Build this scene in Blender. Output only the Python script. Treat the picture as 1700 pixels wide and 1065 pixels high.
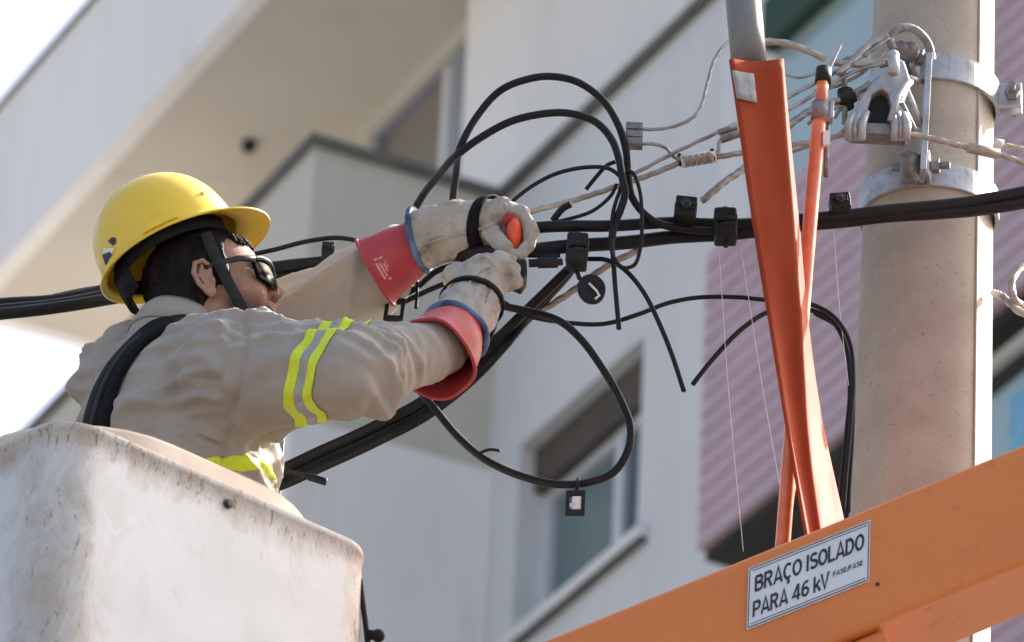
import bpy, bmesh, math, random
import numpy as np
from mathutils import Vector, noise

random.seed(7); np.random.seed(7)
for o in list(bpy.data.objects): bpy.data.objects.remove(o)
scene = bpy.context.scene
coll = scene.collection

# ------------------------------------------------------------------ camera
FPX = 10300.0                       # focal length in photograph pixels (1700 wide)
PITCH, ROLL = math.radians(29.45), math.radians(2.8)
CAM = np.array([0.0, 0.0, 1.6])
F_ = np.array([0, math.cos(PITCH), math.sin(PITCH)])
R0 = np.array([1.0, 0, 0]); U0 = np.cross(R0, F_)
R_ = math.cos(ROLL) * R0 + math.sin(ROLL) * U0
U_ = -math.sin(ROLL) * R0 + math.cos(ROLL) * U0
DIST = 10.3                         # metres to the lineman: one photo pixel is about one millimetre there
Y0 = DIST * math.cos(PITCH)
cam_data = bpy.data.cameras.new('camera'); cam = bpy.data.objects.new('camera', cam_data); coll.objects.link(cam)
from mathutils import Matrix
cam.matrix_world = Matrix(((R_[0], U_[0], -F_[0], CAM[0]), (R_[1], U_[1], -F_[1], CAM[1]), (R_[2], U_[2], -F_[2], CAM[2]), (0, 0, 0, 1)))
cam_data.sensor_width = 36.0; cam_data.lens = 36.0 * FPX / 1700.0
cam_data.clip_start = 0.1; cam_data.clip_end = 3000
cam_data.dof.use_dof = True; cam_data.dof.focus_distance = DIST + 0.03; cam_data.dof.aperture_fstop = 8.5
scene.camera = cam

# ------------------------------------------------------------------ world, sun, exposure
SUN_AZ, SUN_EL = math.radians(57), math.radians(42)       # azimuth to the right of the view direction (+Y)
world = bpy.data.worlds.new('World'); scene.world = world; world.use_nodes = True
wn = world.node_tree.nodes; wl = world.node_tree.links
for n in list(wn): wn.remove(n)
sky = wn.new('ShaderNodeTexSky'); sky.sky_type = 'NISHITA'; sky.sun_disc = False
sky.sun_elevation = SUN_EL; sky.sun_rotation = SUN_AZ
sky.air_density = 0.95; sky.dust_density = 8.0; sky.ozone_density = 0.5; sky.altitude = 100
bg = wn.new('ShaderNodeBackground'); bg.inputs['Strength'].default_value = 0.11
wo = wn.new('ShaderNodeOutputWorld')
wl.new(sky.outputs[0], bg.inputs[0]); wl.new(bg.outputs[0], wo.inputs[0])
sun_d = bpy.data.lights.new('sun', 'SUN'); sun_d.energy = 4.0; sun_d.angle = math.radians(0.6); sun_d.color = (1.0, 0.965, 0.92)
sun = bpy.data.objects.new('sun', sun_d); coll.objects.link(sun)
sdir = Vector((math.sin(SUN_AZ) * math.cos(SUN_EL), math.cos(SUN_AZ) * math.cos(SUN_EL), math.sin(SUN_EL)))
sun.rotation_euler = sdir.to_track_quat('Z', 'Y').to_euler(); sun.location = (8, 6, 20)
scene.view_settings.view_transform = 'Standard'; scene.view_settings.look = 'None'
scene.view_settings.exposure = 1.66; scene.view_settings.gamma = 1.0; scene.view_settings.use_curve_mapping = False

# ------------------------------------------------------------------ helpers: places
def ray(u, v): return F_ + R_ * ((u - 850) / FPX) + U_ * ((532.5 - v) / FPX)
def at(u, v, dy=0.0):               # world point on the upright plane dy metres beyond the lineman's plane
    d = ray(u, v); return CAM + d * ((Y0 + dy) / d[1])
def at_z(u, v, z):
    d = ray(u, v); return CAM + d * ((z - CAM[2]) / d[2])
def PT(seq): return [at(*p) for p in seq]
def unit(v): v = np.asarray(v, float); return v / np.linalg.norm(v)

# ------------------------------------------------------------------ helpers: objects
def obj(name, verts, faces, mat=None, parent=None, smooth=True, origin=None):
    verts = np.asarray(verts, float).reshape(-1, 3)
    if parent is not None:
        base = np.array(parent['_o'])
    else:
        base = np.array(origin) if origin is not None else np.array([*((verts.min(0) + verts.max(0)) / 2)[:2], verts[:, 2].min()])
    me = bpy.data.meshes.new(name)
    me.from_pydata((verts - base).tolist(), [], [tuple(int(i) for i in f) for f in faces])
    me.update()
    if smooth: me.polygons.foreach_set('use_smooth', [True] * len(me.polygons))
    o = bpy.data.objects.new(name, me); coll.objects.link(o)
    if mat is not None: me.materials.append(mat)
    if parent is not None: o.parent = parent
    else: o.location = base.tolist()
    o['_o'] = base.tolist()
    return o
def thing(name, label, cat, loc, group=None):
    o = bpy.data.objects.new(name, None); coll.objects.link(o)
    o.empty_display_size = 0.1
    o.location = [float(x) for x in loc]; o['_o'] = [float(x) for x in loc]
    return tag(o, label, cat, group)
def tag(o, label, cat, group=None):
    o['label'] = label; o['category'] = cat
    if group: o['group'] = group
    return o
def struct(o): o['kind'] = 'structure'; return o
def bevel(o, w, seg=2, angle=35):
    m = o.modifiers.new('bevel', 'BEVEL'); m.width = w; m.segments = seg; m.limit_method = 'ANGLE'; m.angle_limit = math.radians(angle)
    m.harden_normals = False
    return o

class MB:
    """collects simple shapes into one mesh"""
    def __init__(s): s.v = []; s.f = []
    def add(s, v, f):
        n = len(s.v); s.v += [np.asarray(p, float) for p in v]; s.f += [tuple(i + n for i in q) for q in f]; return s
    def box(s, c, ax, ay, az):      # centre and three half-axes (vectors)
        c, ax, ay, az = map(lambda q: np.asarray(q, float), (c, ax, ay, az))
        if np.dot(np.cross(ax, ay), az) < 0: ax = -ax
        p = [c + i * ax + j * ay + k * az for k in (-1, 1) for j in (-1, 1) for i in (-1, 1)]
        return s.add(p, [(0, 2, 3, 1), (4, 5, 7, 6), (0, 1, 5, 4), (2, 6, 7, 3), (0, 4, 6, 2), (1, 3, 7, 5)])
    def quad(s, a, b, c, d): return s.add([a, b, c, d], [(0, 1, 2, 3)])
    def tube(s, P, r, sides=10, **k): return s.add(*tube_mesh(P, r, sides, **k))
    def cyl(s, a, b, r, sides=16, r2=None):
        return s.add(*tube_mesh([np.asarray(a, float), np.asarray(b, float)], [r, r if r2 is None else r2], sides))
    def sphere(s, c, r, nu=16, nv=10, ax=None):
        ax = np.eye(3) if ax is None else ax; r = np.ones(3) * r
        v = []; f = []
        for i in range(nv + 1):
            ph = math.pi * i / nv
            for j in range(nu):
                th = 2 * math.pi * j / nu
                l = np.array([math.sin(ph) * math.cos(th), math.sin(ph) * math.sin(th), math.cos(ph)]) * r
                v.append(np.asarray(c) + l[0] * ax[0] + l[1] * ax[1] + l[2] * ax[2])
        for i in range(nv):
            for j in range(nu): f.append((i * nu + j, (i + 1) * nu + j, (i + 1) * nu + (j + 1) % nu, i * nu + (j + 1) % nu))
        return s.add(v, f)
    def prism(s, poly, ext):        # closed planar polygon (points) extruded by the vector ext
        poly = [np.asarray(p, float) for p in poly]; n = len(poly); ext = np.asarray(ext, float)
        f = [tuple(range(n)), tuple(range(2 * n - 1, n - 1, -1))] + [((i + 1) % n, i, n + i, n + (i + 1) % n) for i in range(n)]
        return s.add(poly + [p + ext for p in poly], f)
    def build(s, name, mat, parent=None, smooth=False, origin=None):
        o = obj(name, s.v, s.f, mat, parent, smooth, origin)
        bm = bmesh.new(); bm.from_mesh(o.data); bmesh.ops.recalc_face_normals(bm, faces=bm.faces); bm.to_mesh(o.data); bm.free()
        return o

def spline(P, n=12):
    P = [np.asarray(p, float) for p in P]
    if len(P) < 3: return [P[0] + (P[1] - P[0]) * t for t in np.linspace(0, 1, 6)]
    Q = [2 * P[0] - P[1]] + P + [2 * P[-1] - P[-2]]
    out = []
    for i in range(1, len(Q) - 2):
        a, b, c, d = Q[i - 1:i + 3]
        t0 = 0; t1 = t0 + np.linalg.norm(b - a) ** .5 + 1e-9; t2 = t1 + np.linalg.norm(c - b) ** .5 + 1e-9; t3 = t2 + np.linalg.norm(d - c) ** .5 + 1e-9
        for k in range(n):
            t = t1 + (t2 - t1) * k / n
            A1 = (t1 - t) / (t1 - t0) * a + (t - t0) / (t1 - t0) * b; A2 = (t2 - t) / (t2 - t1) * b + (t - t1) / (t2 - t1) * c
            A3 = (t3 - t) / (t3 - t2) * c + (t - t2) / (t3 - t2) * d
            B1 = (t2 - t) / (t2 - t0) * A1 + (t - t0) / (t2 - t0) * A2; B2 = (t3 - t) / (t3 - t1) * A2 + (t - t1) / (t3 - t1) * A3
            out.append((t2 - t) / (t2 - t1) * B1 + (t - t1) / (t2 - t1) * B2)
    out.append(P[-1]); return out

def tube_mesh(P, r, sides=10, lobes=0, pitch=0.03, depth=0.14, cap=True, oval=None):
    P = [np.asarray(p, float) for p in P]; n = len(P)
    r = [r] * n if np.isscalar(r) else list(r)
    T = [unit(P[min(i + 1, n - 1)] - P[max(i - 1, 0)]) for i in range(n)]
    h = np.array([0, 0, 1.0]) if abs(T[0][2]) < .9 else np.array([1.0, 0, 0])
    N = unit(np.cross(T[0], h)); v = []; f = []; s = 0.0
    for i in range(n):
        if i: s += np.linalg.norm(P[i] - P[i - 1])
        N = unit(N - T[i] * np.dot(N, T[i])); B = np.cross(T[i], N)
        for j in range(sides):
            th = 2 * math.pi * j / sides
            rr = r[i] * (1 + depth * math.cos(lobes * th)) if lobes else r[i]
            a = th + (s / pitch if lobes else 0)
            ca, sa = math.cos(a), math.sin(a)
            if oval: sa *= oval
            v.append(P[i] + N * ca * rr + B * sa * rr)
    for i in range(n - 1):
        for j in range(sides):
            k = (j + 1) % sides
            f.append((i * sides + j, i * sides + k, (i + 1) * sides + k, (i + 1) * sides + j))
    if cap: f += [tuple(range(sides - 1, -1, -1)), tuple(range((n - 1) * sides, n * sides))]
    return v, f

# ------------------------------------------------------------------ helpers: materials
def mat(name, col, rough=0.6, col2=None, scale=8.0, mix=(0.4, 0.65), bump=0.0, bscale=120.0, metal=0.0, spec=0.5,
        col3=None, scale3=40.0, mix3=(0.6, 0.72), stretch=None, coat=0.0, sheen=0.0, rvar=0.0, sss=0.0):
    m = bpy.data.materials.new(name); m.use_nodes = True
    nt = m.node_tree; N = nt.nodes; L = nt.links; b = N['Principled BSDF']
    b.inputs['Base Color'].default_value = (*col, 1); b.inputs['Roughness'].default_value = rough
    b.inputs['Metallic'].default_value = metal; b.inputs['Specular IOR Level'].default_value = spec
    b.inputs['Coat Weight'].default_value = coat; b.inputs['Sheen Weight'].default_value = sheen
    if sss: b.inputs['Subsurface Weight'].default_value = sss; b.inputs['Subsurface Radius'].default_value = (.01, .004, .002); b.inputs['Subsurface Scale'].default_value = .5
    tc = N.new('ShaderNodeTexCoord'); src = tc.outputs['Object']
    if stretch:
        mp = N.new('ShaderNodeMapping'); mp.inputs['Scale'].default_value = stretch; L.new(src, mp.inputs[0]); src = mp.outputs[0]
    last = None
    def layer(c, sc, mx, prev, seed):
        nz = N.new('ShaderNodeTexNoise'); nz.inputs['Scale'].default_value = sc; nz.inputs['Detail'].default_value = 6; nz.inputs['Roughness'].default_value = .62
        ad = N.new('ShaderNodeVectorMath'); ad.operation = 'ADD'; ad.inputs[1].default_value = (seed, seed * 2.3, seed * .7)
        L.new(src, ad.inputs[0]); L.new(ad.outputs[0], nz.inputs['Vector'])
        rp = N.new('ShaderNodeMapRange'); rp.inputs[1].default_value = mx[0]; rp.inputs[2].default_value = mx[1]; rp.clamp = True
        L.new(nz.outputs['Fac'], rp.inputs[0])
        mm = N.new('ShaderNodeMix'); mm.data_type = 'RGBA'; L.new(rp.outputs[0], mm.inputs['Factor'])
        if prev is None: mm.inputs['A'].default_value = (*col, 1)
        else: L.new(prev, mm.inputs['A'])
        mm.inputs['B'].default_value = (*c, 1)
        return mm.outputs['Result'], rp.outputs[0]
    if col2:
        last, fac = layer(col2, scale, mix, None, 3.1)
        if rvar:
            mr = N.new('ShaderNodeMapRange'); mr.inputs[3].default_value = rough; mr.inputs[4].default_value = rough + rvar
            L.new(fac, mr.inputs[0]); L.new(mr.outputs[0], b.inputs['Roughness'])
    if col3: last, _ = layer(col3, scale3, mix3, last, 9.4)
    if last is not None: L.new(last, b.inputs['Base Color'])
    if bump:
        nz = N.new('ShaderNodeTexNoise'); nz.inputs['Scale'].default_value = bscale; nz.inputs['Detail'].default_value = 4
        L.new(src, nz.inputs['Vector'])
        bp = N.new('ShaderNodeBump'); bp.inputs['Strength'].default_value = bump; bp.inputs['Distance'].default_value = .004
        L.new(nz.outputs['Fac'], bp.inputs['Height']); L.new(bp.outputs[0], b.inputs['Normal'])
    m['_last'] = 0
    return m
def overlay(m, color, build_fac):
    """mix a further own colour (dirt, stubble) over a material's base colour; build_fac(N, L) returns the mask socket"""
    N = m.node_tree.nodes; L = m.node_tree.links; b = N['Principled BSDF']; inp = b.inputs['Base Color']
    mm = N.new('ShaderNodeMix'); mm.data_type = 'RGBA'; mm.inputs['B'].default_value = (*color, 1)
    if inp.links: L.new(inp.links[0].from_socket, mm.inputs['A'])
    else: mm.inputs['A'].default_value = inp.default_value
    L.new(build_fac(N, L), mm.inputs['Factor']); L.new(mm.outputs['Result'], inp)

M = {}
M['cable'] = mat('black_rubber', (.008, .0085, .010), .42, (.016, .017, .019), 18, rvar=.2, bump=.15, bscale=90, spec=.22)
M['cable_old'] = mat('weathered_black_rubber', (.02, .021, .023), .5, (.05, .05, .05), 25, rvar=.15)
M['alu'] = mat('weathered_aluminium_strand', (.40, .39, .375), .45, (.26, .25, .235), 30, metal=.6)
M['strand_tan'] = mat('oxidised_strand', (.44, .405, .36), .5, (.30, .26, .215), 40, metal=.4)
M['steel'] = mat('galvanised_steel', (.46, .48, .50), .45, (.33, .34, .36), 35, metal=.55, rvar=.2, bump=.1)
M['steel_dull'] = mat('dull_cast_steel', (.28, .28, .28), .5, (.16, .155, .15), 30, metal=.55, rvar=.15, bump=.3, bscale=150)
M['plastic'] = mat('black_plastic', (.011, .012, .012), .5, (.026, .026, .025), 45, rvar=.2, bump=.2, spec=.25)
M['dark_metal'] = mat('blackened_steel', (.05, .05, .05), .45, (.09, .088, .085), 50, metal=.4)
M['white_print'] = mat('white_plastic', (.75, .75, .75), .5)
M['orange_vinyl'] = mat('orange_vinyl', (.34, .053, .015), .6, (.275, .041, .012), 9, rvar=.12, spec=.15, stretch=(1, 1, .3), bump=.35, bscale=20, col3=(.30, .04, .012), scale3=30, mix3=(.62, .8))
M['orange_grp'] = mat('orange_fibreglass', (.72, .20, .07), .28, (.60, .15, .05), 30, coat=.4)
M['boom'] = mat('orange_boom_paint', (.68, .205, .048), .42, (.62, .185, .045), 3.0, mix=(.4, .7), col3=(.46, .135, .036), scale3=16, mix3=(.60, .78), bump=.05, bscale=60, rvar=.1)
M['concrete'] = mat('pole_concrete', (.42, .375, .315), .85, (.34, .295, .245), 7, col3=(.26, .22, .175), scale3=130, mix3=(.61, .67), bump=.25, bscale=260)
M['pvc'] = mat('grey_pvc', (.20, .20, .20), .42, (.16, .155, .15), 20)
M['patch'] = mat('grey_cloth_patch', (.36, .37, .38), .7, (.25, .26, .27), 60)
M['shirt'] = mat('khaki_work_cloth', (.370, .340, .300), .9, (.325, .298, .262), 12, bump=.25, bscale=700, sheen=.15)
M['tape_y'] = mat('fluorescent_yellow_tape', (.72, .85, .03), .5, (.62, .74, .03), 30)
M['tape_s'] = mat('silver_reflective_tape', (.40, .41, .40), .4, (.30, .30, .29), 40, metal=.2)
M['harness'] = mat('black_webbing', (.006, .006, .008), .8, (.012, .012, .015), 60, bump=.3, bscale=500, spec=.15)
M['skin'] = mat('skin', (.40, .225, .16), .6, (.32, .17, .12), 28, sss=.04, spec=.3, bump=.12, bscale=350)
M['hair'] = mat('black_hair', (.010, .008, .008), .55, (.022, .018, .016), 60, stretch=(1, 1, .2), bump=.6, bscale=300, spec=.08)
M['helmet'] = mat('yellow_helmet_shell', (.86, .60, .045), .32, (.82, .56, .038), 6, coat=.2, rvar=.12, col3=(.66, .45, .05), scale3=22, mix3=(.64, .8))
M['helmet_in'] = mat('helmet_webbing', (.012, .012, .015), .8, (.02, .02, .024), 50, spec=.2)
M['strapgrey'] = mat('grey_chin_webbing', (.022, .025, .023), .8, (.035, .037, .036), 40, spec=.2)
M['lens'] = mat('dark_lens', (.003, .003, .004), .12, spec=.03)
M['frame'] = mat('black_spectacle_frame', (.02, .02, .022), .25)
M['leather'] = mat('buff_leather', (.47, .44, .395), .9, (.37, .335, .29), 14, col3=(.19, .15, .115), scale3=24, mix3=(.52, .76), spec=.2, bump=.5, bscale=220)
M['red'] = mat('red_rubber', (.40, .040, .052), .5, (.31, .028, .036), 14, rvar=.15)
M['red_in'] = mat('dark_red_rubber', (.24, .012, .02), .5, (.17, .01, .015), 14)
M['blue'] = mat('blue_piping', (.12, .22, .42), .6, (.02, .035, .09), 20)
M['cuff_ink'] = mat('faded_cuff_print', (.62, .26, .28), .5)
M['navy'] = mat('navy_print', (.012, .014, .08), .5)
M['bucket'] = mat('white_fibreglass', (.69, .70, .70), .45, (.63, .635, .63), 4, rvar=.15, bump=.06, bscale=40)
M['liner'] = mat('cream_polyethylene', (.72, .60, .47), .45, (.62, .49, .37), 10)
M['plaster'] = mat('pale_grey_plaster', (.67, .68, .675), .9, (.60, .61, .605), .9, stretch=(1, 1, .25), col3=(.54, .54, .52), scale3=3.0, mix3=(.58, .8))
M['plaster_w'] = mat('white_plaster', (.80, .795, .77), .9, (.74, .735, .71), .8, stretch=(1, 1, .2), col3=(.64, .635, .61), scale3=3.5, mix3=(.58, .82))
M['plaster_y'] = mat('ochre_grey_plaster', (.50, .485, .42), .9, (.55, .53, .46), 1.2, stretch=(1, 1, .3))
M['soffit'] = mat('buff_soffit_paint', (.58, .535, .46), .9, (.52, .475, .405), .7, col3=(.48, .415, .33), scale3=2.2, mix3=(.6, .8))
M['coping'] = mat('dark_stone_coping', (.10, .10, .092), .8, (.15, .145, .13), 4)
M['brown'] = mat('brown_shutter_box', (.075, .06, .045), .7, (.10, .08, .062), 3)
M['winframe'] = mat('white_window_frame', (.62, .65, .68), .5)
M['winframe_d'] = mat('grey_window_frame', (.28, .31, .36), .5)
M['glass'] = mat('teal_window_glass', (.14, .205, .205), .15, (.17, .235, .235), .8, spec=.5)
M['glass_b'] = mat('beige_window_glass', (.24, .23, .205), .3, (.19, .18, .16), 1.0)
M['glass_t'] = mat('pale_teal_glazing', (.33, .44, .45), .10, (.30, .41, .42), .7, spec=.9)
M['mauve'] = mat('mauve_cladding', (.52, .385, .43), .8, (.47, .345, .385), 3, col3=(.58, .45, .49), scale3=12, mix3=(.6, .75))
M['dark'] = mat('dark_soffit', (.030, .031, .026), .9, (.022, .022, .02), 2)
M['darkgreen'] = mat('dark_green_fascia', (.016, .05, .03), .7)
M['bluec'] = mat('blue_curtain', (.12, .38, .58), .8, (.25, .5, .65), 6)
M['plate'] = mat('white_sign_plate', (.66, .69, .73), .4, (.60, .63, .67), 20)
M['ink'] = mat('black_ink', (.022, .021, .03), .6)
M['thread'] = mat('white_thread', (.8, .78, .8), .6)
M['ground'] = mat('dusty_pavement', (.25, .24, .225), .9, (.21, .20, .188), .6, col3=(.18, .172, .16), scale3=6)
M['asphalt'] = mat('asphalt', (.055, .054, .052), .9, (.075, .073, .07), 2)

# ------------------------------------------------------------------ setting: ground
g = MB().quad((-900, -900, 0), (900, -900, 0), (900, 900, 0), (-900, 900, 0)).build('ground', M['ground']); struct(g)
rd = MB().quad((-300, -6.0, .004), (300, -6.0, .004), (300, 14.0, .004), (-300, 14.0, .004)).build('road', M['asphalt']); struct(rd)
kb = MB().box((0, 14.1, .06), (300, 0, 0), (0, .08, 0), (0, 0, .06)).build('kerb', M['ground']); struct(kb)

# ------------------------------------------------------------------ buildings (coordinates: a recedes to the left, b recedes to the right, z up)
AZ = math.radians(25.85)
EA = np.array([-math.sin(AZ), math.cos(AZ), 0]); EB = np.array([math.cos(AZ), math.sin(AZ), 0]); EZ = np.array([0, 0, 1.0])
def W(a, b, z): return EA * a + EB * b + EZ * z
def hit(u, v, axis, val):           # photo ray meets the plane a=val, b=val or z=val -> (a, b, z)
    d = ray(u, v); n = {'a': EA, 'b': EB, 'z': EZ}[axis]
    t = (val - CAM @ n) / (d @ n); p = CAM + d * t
    return np.array([p @ EA, p @ EB, p[2]])
def bbox(mb, a0, a1, b0, b1, z0, z1):
    return mb.box(W((a0 + a1) / 2, (b0 + b1) / 2, (z0 + z1) / 2), EA * abs(a1 - a0) / 2, EB * abs(b1 - b0) / 2, EZ * abs(z1 - z0) / 2)
def bpart(name, m, parent, *r): return bbox(MB(), *r).build(name, m, parent)

d0 = ray(835, 335); pc = CAM + d0 * 33.0
ac, bw0, zc = pc @ EA, pc @ EB, pc[2]                           # inner corner of the parapet: a, b, coping height
bbx = hit(520, 245, 'z', zc)[1]                                 # outer face of the projecting balcony
z_low = hit(700, 760, 'a', ac)[2]                               # where its lower, paler band begins
bw1 = bw0 + 0.95                                                # wall behind the parapet
a_e = hit(770, 150, 'b', bw1)[0]
bw2 = bw1 + 0.22
z_s = hit(700, 110, 'b', bw2)[2]                                # soffit height
b_f = hit(200, 222, 'z', z_s)[1]
z_ft = hit(80, 90, 'b', b_f)[2]
a_far = hit(95, 549, 'z', z_s)[0]
b_p = bw0 - 0.45                                                # face of the mauve bay
a_p = hit(1170, 650, 'b', b_p)[0]
z_pb = hit(1300, 800, 'b', b_p)[2]; z_pt = hit(1400, 222, 'b', b_p)[2]
a_near = ac - 9.0
print('bld', ac, bw0, zc, bbx, z_low, a_e, z_s, b_f, z_ft, a_far, a_p, z_pb, z_pt)
gz = 0.0
ob = W(ac - 2, bw0, 0)
B1 = thing('apartment_building', 'pale grey plastered apartment block with balconies behind the lineman, seen from below', 'building', ob)
# main wall with window opening
wa1 = hit(863, 745, 'b', bw0)[0]; wa0 = hit(1064, 700, 'b', bw0)[0]
wzt = hit(965, 650, 'b', bw0)[2]; wzb = hit(957, 972, 'b', bw0)[2]
wall = MB()
T = .3
a_w = a_p - .6                                                   # wall runs on a little behind the mauve bay
bbox(wall, a_w, wa0, bw0, bw0 + T, gz, zc); bbox(wall, wa1, ac + .05, bw0, bw0 + T, gz, zc)
bbox(wall, wa0, wa1, bw0, bw0 + T, wzt, zc); bbox(wall, wa0, wa1, bw0, bw0 + T, gz, wzb)
wall.build('wall', M['plaster'], B1)
cp = bpart('coping', M['coping'], B1, a_near, ac - .04, bw0 - .05, bw0 + T + .03, zc, zc + .055)
# window in the main wall
win = bpart('shutter_box', M['brown'], B1, wa0 + .003, wa1 - .003, bw0 + .09, bw0 + .19, wzt - .25, wzt - .003)
wn_ = bpart('window', M['glass'], B1, wa0 + .003, wa1 - .003, bw0 + .20, bw0 + .215, wzb + .003, wzt - .25)
fm = MB()
wmid = wa0 + (wa1 - wa0) * .36; zt2, zb2 = wzt - .25, wzb + .004
for a0, a1 in ((wa0 + .004, wa0 + .06), (wa1 - .06, wa1 - .004), (wmid - .01, wmid + .07)): bbox(fm, a0, a1, bw0 + .15, bw0 + .198, zb2, zt2)
bbox(fm, wa0 + .06, wmid - .01, bw0 + .155, bw0 + .197, zt2 - .05, zt2); bbox(fm, wmid + .07, wa1 - .06, bw0 + .155, bw0 + .197, zt2 - .05, zt2)
bbox(fm, wa0 + .06, wmid - .01, bw0 + .155, bw0 + .197, zb2, zb2 + .06); bbox(fm, wmid + .07, wa1 - .06, bw0 + .155, bw0 + .197, zb2, zb2 + .06)
fm.build('frame', M['winframe'], wn_)
bpart('mullion', M['winframe_d'], wn_, wmid - .045, wmid - .012, bw0 + .16, bw0 + .196, zb2 + .062, zt2 - .052)
bpart('sill', M['plaster_w'], wn_, wa0 - .12, wa1 + .12, bw0 - .05, bw0 + .14, wzb - .06, wzb + .002)
bpart('drip_edge', M['coping'], wn_, wa0 - .12, wa1 + .12, bw0 - .045, bw0 - .003, wzb - .085, wzb - .062)
# projecting balcony
a_bf = ac + 6.0
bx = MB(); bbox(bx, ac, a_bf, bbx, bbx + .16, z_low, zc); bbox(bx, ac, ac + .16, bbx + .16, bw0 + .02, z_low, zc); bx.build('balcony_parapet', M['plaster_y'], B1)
cb = MB(); bbox(cb, ac - .04, a_bf, bbx - .04, bbx + .20, zc, zc + .055); bbox(cb, ac - .04, ac + .20, bbx + .20, bw0 + T, zc, zc + .055)
cb.build('balcony_coping', M['coping'], B1)
lo = MB(); bbox(lo, ac - .06, a_bf, bbx - .06, bw0 - .004, gz, z_low); lo.build('lower_bay', M['plaster_w'], B1)
bpart('balcony_floor', M['plaster'], B1, ac + .16, a_bf, bbx + .16, bw1 + .2, zc - 1.15, zc - 1.0)
# set-back wall with balcony door
bpart('upper_wall', M['plaster_w'], B1, a_near, a_e, bw1, bw1 + .3, zc - 1.0, z_s + 4)
da1 = hit(612, 250, 'b', bw2)[0]; dzt = hit(760, 75, 'b', bw2)[2]
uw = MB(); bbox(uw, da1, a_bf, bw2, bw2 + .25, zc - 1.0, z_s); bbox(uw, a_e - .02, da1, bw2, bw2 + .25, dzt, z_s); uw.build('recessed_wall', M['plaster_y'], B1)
dr = bpart('balcony_door', M['glass_b'], B1, a_e - .02, da1, bw2 + .06, bw2 + .08, zc - 1.0, dzt)
df = MB(); dm = a_e + (da1 - a_e) * .34
for q0, q1 in ((da1 - .09, da1 - .003), (dm - .09, dm + .09)): bbox(df, q0, q1, bw2 + .01, bw2 + .058, zc - 1.0, dzt - .05)
df.build('frame', M['winframe_d'], dr); bpart('head_frame', M['winframe_d'], dr, a_e - .02, da1 - .003, bw2 + .015, bw2 + .058, dzt - .05, dzt - .003)
bpart('sliding_leaf', M['winframe'], dr, dm + .095, dm + .20, bw2 + .02, bw2 + .058, zc - 1.0, dzt - .052)
# overhead balcony: soffit slab and fascia
sl = bpart('soffit', M['soffit'], B1, a_near, a_far, b_f + .12, bw2 + .3, z_s, z_s + .12)
fa = bpart('fascia', M['plaster_w'], B1, a_near, a_far, b_f, b_f + .12, z_s - .012, z_ft)
bpart('fascia_capping', M['coping'], B1, a_near, a_far, b_f - .03, b_f + .15, z_ft, z_ft + .03)
bpart('end_fascia', M['plaster_w'], B1, a_far, a_far + .12, b_f, bw2 + .3, z_s - .012, z_ft)
pl = hit(414, 236, 'z', z_s); lamp = MB(); c = W(pl[0], pl[1], z_s)
lamp.cyl(c, c - EZ * .05, .045, 20); lamp.sphere(c - EZ * .05, .03); lamp.build('soffit_lamp', M['dark'], B1, smooth=True)

# mauve clad building
om = W(a_p - 3, b_p, 0)
B2 = thing('clad_building', 'mauve board clad building with dark undersides and teal glazing behind the concrete pole', 'building', om)
a_mn = a_p - 9
def clad(z0, z1, first):
    core = bpart('wall', M['mauve'], B2, a_mn, a_p, b_p + .03, b_p + .3, z0, z1)
    n = int(round((z1 - z0) / .098)); h = (z1 - z0) / n
    for i in range(n):
        za = z0 + i * h
        poly = [W(a_p + .004, b_p + .028, za), W(a_p + .004, b_p - .017, za), W(a_p + .004, b_p - .003, za + h * 1.04), W(a_p + .004, b_p + .028, za + h * 1.04)]
        MB().prism(poly, -EA * (a_p - a_mn)).build('cladding_board', M['mauve'], B2)
clad(z_pb, z_pt, True)
z_l1 = hit(1680, 1000, 'b', b_p)[2]
clad(z_l1 - .9, z_l1, False)
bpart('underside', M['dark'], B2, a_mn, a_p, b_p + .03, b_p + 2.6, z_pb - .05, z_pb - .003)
bpart('recessed_wall', M['plaster'], B2, a_mn, a_p + .3, b_p + 1.9, b_p + 2.2, gz, z_pb - .05)
z_gt = z_pb - .20
ug = bpart('lower_glazing', M['glass_t'], B2, a_mn, a_p - 1.4, b_p + .20, b_p + .22, z_l1 + .002, z_gt)
bpart('beam', M['plaster'], B2, a_mn, a_p - 1.4, b_p + .15, b_p + .25, z_pb - .11, z_pb - .053)
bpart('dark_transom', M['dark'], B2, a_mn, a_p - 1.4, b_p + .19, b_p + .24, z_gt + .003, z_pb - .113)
hb = hit(1690, 670, 'b', b_p + .17)
bpart('blue_curtain', M['bluec'], B2, hb[0] - .4, hb[0] + .05, b_p + .16, b_p + .18, z_l1 + .01, hb[2] + .05)
agz = hit(1293, 60, 'b', b_p + .06)[0]
gl = bpart('glazing', M['glass_t'], B2, a_mn, agz, b_p + .06, b_p + .08, z_pt, z_pt + 1.45)
bpart('glazing_post', M['plaster'], B2, agz, a_p, b_p + .05, b_p + .3, z_pt, z_pt + 1.9)
zg = hit(1340, 20, 'b', b_p)[2] + .07
bpart('green_fascia', M['darkgreen'], B2, a_mn, agz + .02, b_p - .02, b_p + .05, zg - .07, zg + .2)

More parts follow.
